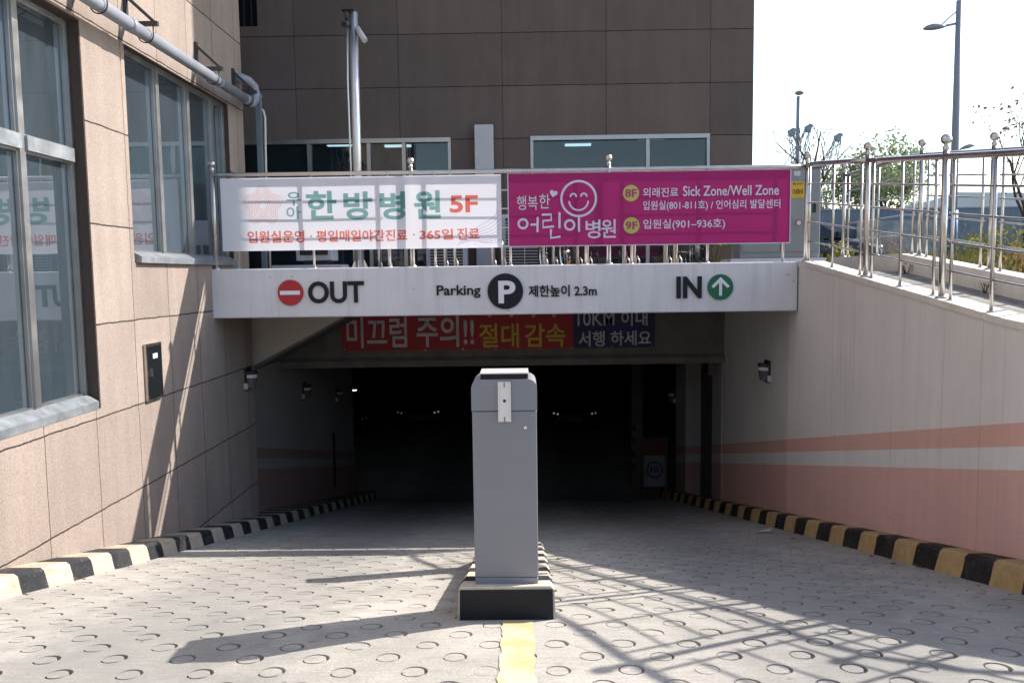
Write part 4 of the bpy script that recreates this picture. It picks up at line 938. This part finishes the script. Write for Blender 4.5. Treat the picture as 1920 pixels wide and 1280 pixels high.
# ------------------------------------------------------------------ cars
def reflector(c, R, tx):
    """slightly domed lamp reflector that looks up the ramp"""
    n = Vector((tx, -1, .155)).normalized(); a = n.cross(Vector((0, 0, 1))).normalized(); b = a.cross(n); c = Vector(c); vs = []; S_ = 16
    for f_ in (0.02, .5, 1.):
        for k in range(S_): t = 2*math.pi*k/S_; vs.append(c+(a*math.cos(t)+b*math.sin(t))*R*f_-n*R*.05*f_*f_)
    for k in range(S_): t = 2*math.pi*k/S_; vs.append(c+(a*math.cos(t)+b*math.sin(t))*R-n*.06)
    mb = MB(); mb.add(vs, [(i*S_+k, i*S_+(k+1) % S_, (i+1)*S_+(k+1) % S_, (i+1)*S_+k) for i in range(3) for k in range(S_)]+[tuple(range(S_))[::-1]], True); return mb
def car(name, label, loc, rz, paint, front=True, h=1.47):
    """front faces -Y before turning"""
    x0, y0, z0 = loc; t = thing(name, loc, label, 'car', 'cars in the garage' if name == 'parked_car' and z0 < 0 else None)
    Wd, L = .89, 4.5
    # lower body loft: (y, half width, z low, z belt)
    secs = [(0, .62, .30, .55), (.05, .74, .24, .66), (.18, .84, .2, .74), (.6, Wd, .2, .84), (1.15, Wd, .2, .93), (2.4, Wd, .2, .95), (3.5, Wd, .2, .98), (4.2, .86, .22, .98), (4.45, .78, .28, .9), (4.5, .7, .35, .7)]
    vs = []
    for y, hw, a, b in secs:
        vs += [(x0-hw*.92, y0+y, z0+a), (x0-hw, y0+y, z0+a+.16), (x0-hw, y0+y, z0+b-.16), (x0-hw*.90, y0+y, z0+b-.03), (x0-hw*.5, y0+y, z0+b+.025), (x0, y0+y, z0+b+.035), (x0+hw*.5, y0+y, z0+b+.025), (x0+hw*.90, y0+y, z0+b-.03), (x0+hw, y0+y, z0+b-.16), (x0+hw, y0+y, z0+a+.16), (x0+hw*.92, y0+y, z0+a)]
    n = 11; mb = MB(); mb.add(vs, [(n*i+k, n*i+(k+1) % n, n*i+n+(k+1) % n, n*i+n+k) for i in range(len(secs)-1) for k in range(n)]+[tuple(range(n)), tuple(n*(len(secs)-1)+k for k in range(n))[::-1]], True)
    mb.build('body', paint, t)
    cs_ = [(1.12, .80, .93, .95), (1.85, .66, .9, h-.06), (2.3, .64, .9, h), (3.1, .63, .9, h-.02), (3.95, .72, .95, 1.02)]
    vs = []
    for y, hw, a, b in cs_: vs += [(x0-.84, y0+y, z0+a), (x0-hw, y0+y, z0+b-.05), (x0-hw*.8, y0+y, z0+b), (x0+hw*.8, y0+y, z0+b), (x0+hw, y0+y, z0+b-.05), (x0+.84, y0+y, z0+a)]
    n = 6; mb = MB(); mb.add(vs, [(n*i+k, n*i+(k+1) % n, n*i+n+(k+1) % n, n*i+n+k) for i in range(4) for k in range(n)]+[tuple(range(n)), tuple(n*4+k for k in range(n))[::-1]])
    mb.build('windows', M['car_glass'], t)
    bevelled(MB().box(x0-.56, x0+.56, y0+1.8, y0+3.15, z0+h-.02, z0+h+.02), 'roof', paint, t, .015, 1)
    for sx in (-1, 1):
        for y in (.85, 3.55):
            c = (x0+sx*.8, y0+y, z0+.32); w_ = MB().lathe([(.2, -.1), (.3, -.1), (.32, -.06), (.32, .06), (.3, .1), (.2, .1)], c, 20, 'X').build('wheel', M['tyre'], t)
            MB().lathe([(.001, .08), (.2, .09), (.21, -.09), (.001, -.08)], c, 16, 'X').build('rim', M['chrome'], w_)
        xa, xb = sorted((x0+sx*.50, x0+sx*.76))
        hl = MB().add([(x0+sx*.48, y0+.03, z0+.60), (x0+sx*.78, y0+.17, z0+.62), (x0+sx*.80, y0+.24, z0+.72), (x0+sx*.50, y0+.06, z0+.68)], [(0, 1, 2, 3)]).build('headlight', M['car_glass'], t, fix=False)
        for u, zz in ((.56, .645), (.68, .665)): reflector((x0+sx*u, y0-.01+(u-.55)*.45, z0+zz), .055, -x0*.018).build('lamp_lens', M['lens'], hl)
        MB().lathe([(.0005, -.006), (.02, -.004), (.025, 0)], (x0+sx*.62, y0-.03, z0+.36), 10, 'Y').build('fog_lamp', M['lens'], t)
        MB().prism([(y0+1.25, z0+.95), (y0+1.42, z0+.95), (y0+1.42, z0+1.08), (y0+1.28, z0+1.06)], *sorted((x0+sx*.9, x0+sx*1.04)), 'X').build('mirror', paint, t)
    MB().box(x0-.45, x0+.45, y0-.02, y0+.03, z0+.52, z0+.60).build('grille', M['black'], t)
    MB().box(x0-.26, x0+.26, y0-.035, y0-.02, z0+.39, z0+.50).build('number_plate', M['plate_dim'], t)
    if z0 < 0:
        for sx in (-1, 1): MB().box(*sorted((x0+sx*.86, x0+sx*.89)), y0+.4, y0+.5, z0+.40, z0+.43).build('side_marker', M['amber'], t)
    if rz:
        t.rotation_euler.z = rz
    return t
car('parked_car', 'dark car facing out of the garage left of the grey cabinet', (-3.47, 26.2, FLOOR), 0, M['car_dark'])
car('parked_car', 'dark car facing out of the garage right of the grey cabinet', (1.73, 25.6, FLOOR), 0, M['car_dark'])
car('parked_car', 'car half hidden at the left edge of the garage opening', (-5.7, 25.2, FLOOR), 0, M['car_dark'])
car('parked_car', 'dark blue car parked beyond the path in front of the hoarding', (10.1, 23, 1.67), math.pi/2, M['car_blue'])

# 10 km sign stand and hazard post
ss = thing('speed_sign_stand', (2.78, 16.4, gz(16.4)), 'small ten limit A board in the dark beside the right pier', 'sign')
q0, q1 = AT(1208, 912, Y=16.4), AT(1247, 830, Y=16.4)
MB().box(q0.x, q1.x, 16.4, 16.43, q0.z, q0.z+.66).build('white_face', M['dimmed'], ss)
MB().box(q0.x, q1.x, 16.4, 16.43, q0.z+.665, q1.z+.12).build('red_header', M['dimmed_red'], ss)
MB().box(q0.x-.05, q0.x-.002, 16.39, 16.45, gz(16.4), q1.z+.14).box(q1.x+.002, q1.x+.05, 16.39, 16.45, gz(16.4), q1.z+.14).build('frame', M['orange'], ss)
rm_ = MB(); cx = (q0.x+q1.x)/2; stroke(rm_, ring(cx, q0.z+.36, .16, 30), .03, 16.397, True); rm_.build('ring', M['letter'], ss, fix=False)
lettering('number', '10', cx, q0.z+.36, .17, .13, 16.396, M['letter'], ss, 0, .03)
hz = NT('hazard stripes'); p_ = hz.pos(); X_, Y_, Z_ = hz.xyz(p_); hz.bsdf(hz.mix(hz.math('LESS_THAN', hz.math('FRACT', hz.math('MULTIPLY', hz.math('ADD', Z_, X_), 3.2)), .5), (.12, .085, .015), (.012, .012, .012)), .6)
hpst = thing('hazard_post', (2.66, 18.6, FLOOR), 'narrow post with black and yellow guard deep in the garage', 'post')
MB().box(2.6, 2.85, 18.6, 18.85, FLOOR+.1, .39).build('shaft', M['dark'], hpst); MB().box(2.585, 2.68, 18.585, 18.599, FLOOR+.5, FLOOR+1.6).build('guard', hz.m, hpst)

# ------------------------------------------------------------------ far right background
ho = thing('hoarding_fence', (22, 30, 1.66), 'long blue grey sheet hoarding closing off the site behind the path', 'fence')
MB().box(9.5, 42, 30, 30.06, 1.66, 3.92).build('sheet', M['hoarding'], ho)
MB().box(9.5, 42, 29.97, 30.09, 3.921, 3.97).build('cap_rail', M['lamp_post'], ho)
for i in range(12): MB().box(9.6+2.9*i, 9.68+2.9*i, 30.062, 30.14, 1.66, 3.92).build('post', M['lamp_post'], ho)
fb = thing('printed_board', (14.4, 29.5, 1.66), 'pale mottled board leaning before the hoarding', 'board')
kk = NT('faded print'); pp = kk.pos(); kk.bsdf(kk.mix(kk.ramp(kk.noise(pp, 2.2, 5), .4, .6), (.20, .23, .27), (.36, .38, .40)), .6)
MB().box(12.4, 15.5, 29.6, 29.65, 1.9, 3.5).build('panel', kk.m, fb); [MB().box(q, q+.06, 29.66, 29.72, 1.66, 3.5).build('leg', M['lamp_post'], fb) for q in (12.4, 15.44)]

lp = thing('street_lamp', (12.87, 24, 1.66), 'tall grey street lamp with blue wrapped foot and two lamp arms beyond the path', 'street lamp', 'street lamps')
MB().tube([(12.87, 24, 1.66), (12.86, 24, 9.45)], [.125, .085], 14).build('pole', M['lamp_post'], lp)
MB().tube([(12.87, 24, 1.66), (12.87, 24, 3.42)], .14, 14).build('blue_wrap', M['blue'], lp)
def lhead(c, d, s, parent):
    v = Vector(c); d = Vector(d).normalized(); n = d.cross(Vector((0, 0, 1))).normalized(); mb = MB(); vs = []; prof = [(0, .02), (.12, .09), (.35, .15), (.6, .16), (.85, .11), (1, .02)]; m = 12
    for u, r in prof:
        for k_ in range(m): a = 2*math.pi*k_/m; vs.append(v+d*u*s*.65+n*r*s*.9*math.cos(a)+Vector((0, 0, 1))*r*s*(.75 if math.sin(a) > 0 else .35)*math.sin(a))
    mb.add(vs, [(i*m+k_, i*m+(k_+1) % m, (i+1)*m+(k_+1) % m, (i+1)*m+k_) for i in range(5) for k_ in range(m)]+[tuple(range(m)), tuple(range(5*m, 6*m))], True); return mb.build('lamp_head', M['lamp_post'], parent)
a1 = MB().tube([(12.86, 24, 8.82), (12.35, 24, 8.72)], .035, 8).tube([(12.86, 24, 9.2), (12.55, 24, 8.95), (12.35, 24, 8.76)], .02, 6).build('arm', M['lamp_post'], lp)
lhead((12.5, 24, 8.72), (-1, 0, -.08), 1.05, lp)
a2 = MB().tube([(12.86, 24, 5.0), (13.05, 24, 5.22)], .025, 8).build('arm', M['lamp_post'], lp); lhead((13.0, 24, 5.2), (1, 0, .25), .75, lp)
l2 = thing('street_lamp', (13.75, 40, 1.66), 'slender grey street lamp farther off above the electrical cabinet', 'street lamp', 'street lamps')
MB().tube([(13.75, 40, 1.66), (13.75, 40, 10.2)], [.13, .10], 12).build('pole', M['lamp_post'], l2)
MB().sphere((13.75, 39.9, 10.35), .22, 14, .5).build('lamp_head', M['lamp_post'], l2)

def bare(mb, p, d, L, r, depth, tips):
    p = Vector(p); d = Vector(d).normalized(); n = 4; pts = [p]; rr = [r]
    for i in range(n):
        d = (d+Vector((random.gauss(0, .12), random.gauss(0, .12), random.gauss(.03, .08)))).normalized(); p = p+d*L/n; pts.append(p); rr.append(r*(1-.32*(i+1)/n))
    mb.tube(pts, rr, 6 if r > .02 else 4)
    if depth == 0: tips.append(p); return
    for k_ in range(random.choice((2, 3))):
        a = random.random()*6.28; s_ = d.cross(Vector((math.cos(a), math.sin(a), .3))).normalized()
        bare(mb, pts[random.choice((2, 3, 4))], d*1.0+s_*random.uniform(.45, .9), L*random.uniform(.55, .8), rr[-1]*.8, depth-1, tips)
def tree(name, label, c, trunk_h, L, r, depth, nleaf, m, ls, spread=.35, group=None, lean=(0, 0, 1), droop=0):
    t = thing(name, c, label, 'tree', group); tm = MB(); tips = []
    c = Vector(c); top = c+Vector(lean).normalized()*trunk_h
    tm.tube([c, c.lerp(top, .5), top], [r*1.3, r*1.1, r], 8)
    for k_ in range(4):
        a = k_*1.57+random.random(); bare(tm, c.lerp(top, random.uniform(.75, 1)), Vector(lean)*1.0+Vector((math.cos(a), math.sin(a), 0))*.6, L, r*.6, depth, tips)
    bare(tm, top, lean, L, r*.8, depth, tips)
    tm.build('trunk', M['bark'], t)
    if nleaf:
        lf = MB()
        for i in range(nleaf):
            q = random.choice(tips)+Vector((random.gauss(0, 1), random.gauss(0, 1), random.gauss(0, .8)))*spread; leaf(lf, q, ls*random.uniform(.6, 1.3), droop)
        lf.build('crown', m, t, fix=False)
    return t
tree('leafy_tree', 'pale green leafy tree rising behind the hoarding', (15.4, 34, 1.66), 1.4, 1.65, .11, 3, 8500, M['leaf'], .17, .34, 'trees beyond the path', droop=.3)
tree('leafy_tree', 'small pale green tree at the left end of the hoarding', (12.6, 35, 1.66), .9, 1.05, .07, 3, 2600, M['leaf'], .15, .3, 'trees beyond the path', droop=.3)
random.seed(21)
tree('bare_tree', 'leafless young tree standing behind the electrical cabinet', (7.25, 20, 1.66), 1.9, .95, .055, 3, 0, None, .1, .2, 'trees beyond the path')
random.seed(5)
tree('sparse_tree', 'thin tree with few dry leaves at the right edge of the picture', (8.15, 13, 1.66), .9, 1.0, .042, 3, 260, M['leaf_dry'], .075, .12, 'trees beyond the path')
# grass and weeds
gr = MB()
def blades(n, xr, yr, hr):
    for i in range(n):
        x = random.uniform(*xr); y = random.uniform(*yr); z = terr(x, y) if y < 13.1 else 1.66; h = random.uniform(*hr)*(.5+.9*abs(math.sin(x*1.7)*math.cos(y*1.3))); a = random.random()*6.28; w_ = .006+.012*random.random()
        dx, dy = math.cos(a)*w_, math.sin(a)*w_; bx, by = random.gauss(0, .3)*h, random.gauss(0, .3)*h
        gr.add([(x-dx, y-dy, z-.03), (x+dx, y+dy, z-.03), (x+dx*.7+bx*.4, y+dy*.7+by*.4, z+h*.6), (x+bx, y+by, z+h), (x-dx*.7+bx*.4, y-dy*.7+by*.4, z+h*.6)], [(0, 1, 2, 3, 4)])
random.seed(3)
blades(9000, (4.62, 8.5), (6, 13), (.08, .26)); blades(9000, (5, 16), (13, 24), (.12, .36)); blades(5000, (8, 22), (20, 29.5), (.2, .5))
tag(gr.build('grass', M['grass'], None, (8, 12, 1.6), fix=False), 'rank green and straw coloured grass between the path and the hoarding', 'grass', None, 'stuff')
wd = [(4.95, 12.3, .55, .25, 'weed', 'bushy yellow green weed beside the electrical cabinet'), (5.6, 8.6, .45, .3, 'weed_red', 'rusty weed clump nearest the path railing'), (6.2, 10.4, .6, .4, 'weed', 'tall yellow green weed clump in the middle of the verge'), (6.9, 9.2, .6, .4, 'grass', 'green weed clump at the right edge of the verge'), (8.2, 12.6, .75, .45, 'weed_red', 'rusty weed clump below the sparse tree'), (7.2, 12.8, .7, .4, 'weed', 'yellow green weed clump left of the sparse tree'), (9.6, 17, .9, .6, 'grass', 'broad green weed clump in front of the street lamp'), (12.6, 27.5, 1.5, .5, 'weed_red', 'tall rusty shrub before the pale mottled board'), (11.4, 18, .9, .6, 'weed_red', 'rusty weed clump right of the street lamp foot')]
for x, y, h, rad, mm, lab in wd:
    sprig('weed_clump', (x, y, terr(x, y) if y < 13.1 else 1.66), h, rad, 420, M[mm], lab, 'plant', 'weeds on the verge', .055, 12)
for x, y, lab in ((4.28, 6.3, 'tiny dry weed at the foot of the cream path kerb nearest the camera'), (4.28, 7.4, 'tiny dry weed at the foot of the cream path kerb near the second post'), (4.28, 8.9, 'tiny green weed at the far foot of the cream path kerb')):
    sprig('kerb_weed', (x, y, pathz(y)), .13, .09, 24, M['weed_red'], lab, 'plant', 'weeds at the path kerb', .03, 4)
# cranes
def crane(label, foot, tip, w0=1.5):
    t = thing('crawler_crane', foot, label, 'crane', 'cranes on the far site'); a, b = Vector(foot)+Vector((0, 0, 3)), Vector(tip); d = (b-a).normalized(); n1 = d.cross(Vector((0, 1, 0))).normalized(); n2 = d.cross(n1).normalized(); m = MB(); N = 14
    def cr(u): w_ = w0*(.35+.65*math.sin(math.pi*min(1, max(.06, u*.85+.1)))); c = a.lerp(b, u); return [c+n1*w_*s1/2+n2*w_*s2/2 for s1, s2 in ((1, 1), (1, -1), (-1, -1), (-1, 1))]
    for i in range(N):
        p, q = cr(i/N), cr((i+1)/N)
        for k_ in range(4): m.tube([p[k_], q[k_]], .08, 4); m.tube([p[k_], q[(k_+1) % 4]], .035, 4); m.tube([p[k_], p[(k_+1) % 4]], .035, 4)
    m.build('boom', M['crane'], t)
    h = MB(); s_ = 1.0
    h.prism([(b.x-.35, b.z-.8), (b.x+.3, b.z-.9), (b.x+.45, b.z-.1), (b.x+.75, b.z+.05), (b.x+.55, b.z+.4), (b.x+.1, b.z+.55), (b.x-.3, b.z+.3), (b.x-.6, b.z+.15)], b.y-.5, b.y+.5); h.build('boom_head', M['crane'], t)
    h = MB(); h.tube([b+Vector((.9, 0, 0)), Vector((b.x+.9, b.y, 8))], .05, 4).tube([b, a+Vector((-4*math.copysign(1, b.x-a.x), 0, 4))], .06, 4).tube([b+Vector((0, .5, 0)), a+Vector((-5*math.copysign(1, b.x-a.x), 0, 3))], .06, 4); h.build('cable', M['crane'], t)
    h = MB().box(foot[0]-3, foot[0]+3, foot[1]-2, foot[1]+2, foot[2]+1.2, foot[2]+3.4).box(foot[0]-3.6, foot[0]+3.6, foot[1]-2.6, foot[1]-1.6, foot[2], foot[2]+1.2).box(foot[0]-3.6, foot[0]+3.6, foot[1]+1.6, foot[1]+2.6, foot[2], foot[2]+1.2); h.build('crawler_base', M['crane'], t)
crane('hazy crane boom leaning left, left of the slender street lamp', (51.5, 140, 1.66), (47.0, 140, 25.6), 1.7)
crane('hazy crane boom leaning right, right beside the slender street lamp', (43.5, 142, 1.66), (50.6, 142, 26.6), 1.7)
crane('hazy crane boom standing apart to the right of the bare tree', (49.5, 138, 1.66), (54.2, 138, 24.3), 1.7)
gh = thing('pale_shed', (69, 120, 1.66), 'pale far off shed roof above the hoarding', 'building')
MB().prism([(60, 1.66), (78, 1.66), (78, 11), (74, 12.6), (64, 12.8), (60, 11.6)], 118, 126).build('hall', M['pale_roof'], gh)
# the building across the street behind the camera, which the window glass mirrors and which shuts off the low sky
ob = thing('street_building', (0, -26, 0), 'plain ochre building across the street, mirrored in the window glass', 'building')
w = MB().box(-34, 30, -36, -26, -.01, 7.5).box(-34.3, 30.3, -36.3, -25.7, 7.501, 7.8); w.build('wall', M['ochre'], ob)
for i in range(13):
    for z in (1.0, 4.3): MB().box(-31.5+4.7*i, -28.9+4.7*i, -25.995, -25.93, z, z+1.9).build('window', M['car_glass'], ob)
# litter
pw = MB().add([(2.66, 8.9, gz(8.9)+.012), (2.8, 8.86, gz(8.86)+.02), (2.86, 8.98, gz(8.98)+.05), (2.72, 9.0, gz(9.0)+.015)], [(0, 1, 2, 3)])
tag(pw.build('paper_scrap', M['plate'], None, fix=False), 'crumpled white scrap of paper lying by the right kerb', 'litter')
random.seed(11)
for i, (x, y) in enumerate([(3.0, 5.9), (2.95, 6.6), (3.02, 7.3), (2.8, 8.1), (2.9, 6.1), (.3, 6.6)]):
    lf = MB(); z = gz(y)+.012
    a = random.random()*6.28; c, s_ = math.cos(a)*.035, math.sin(a)*.035
    lf.add([(x-c, y-s_, z), (x+s_*.5, y-c*.5, z+.012), (x+c, y+s_, z+.004), (x-s_*.5, y+c*.5, z+.008)], [(0, 1, 2, 3)])
    tag(lf.build('fallen_leaf', M['leaf_dry'], None, fix=False), 'small dry brown leaf fallen on the concrete ramp near the right kerb' if i < 5 else 'small dry leaf on the ramp just right of the island', 'leaf', 'fallen leaves on the ramp')
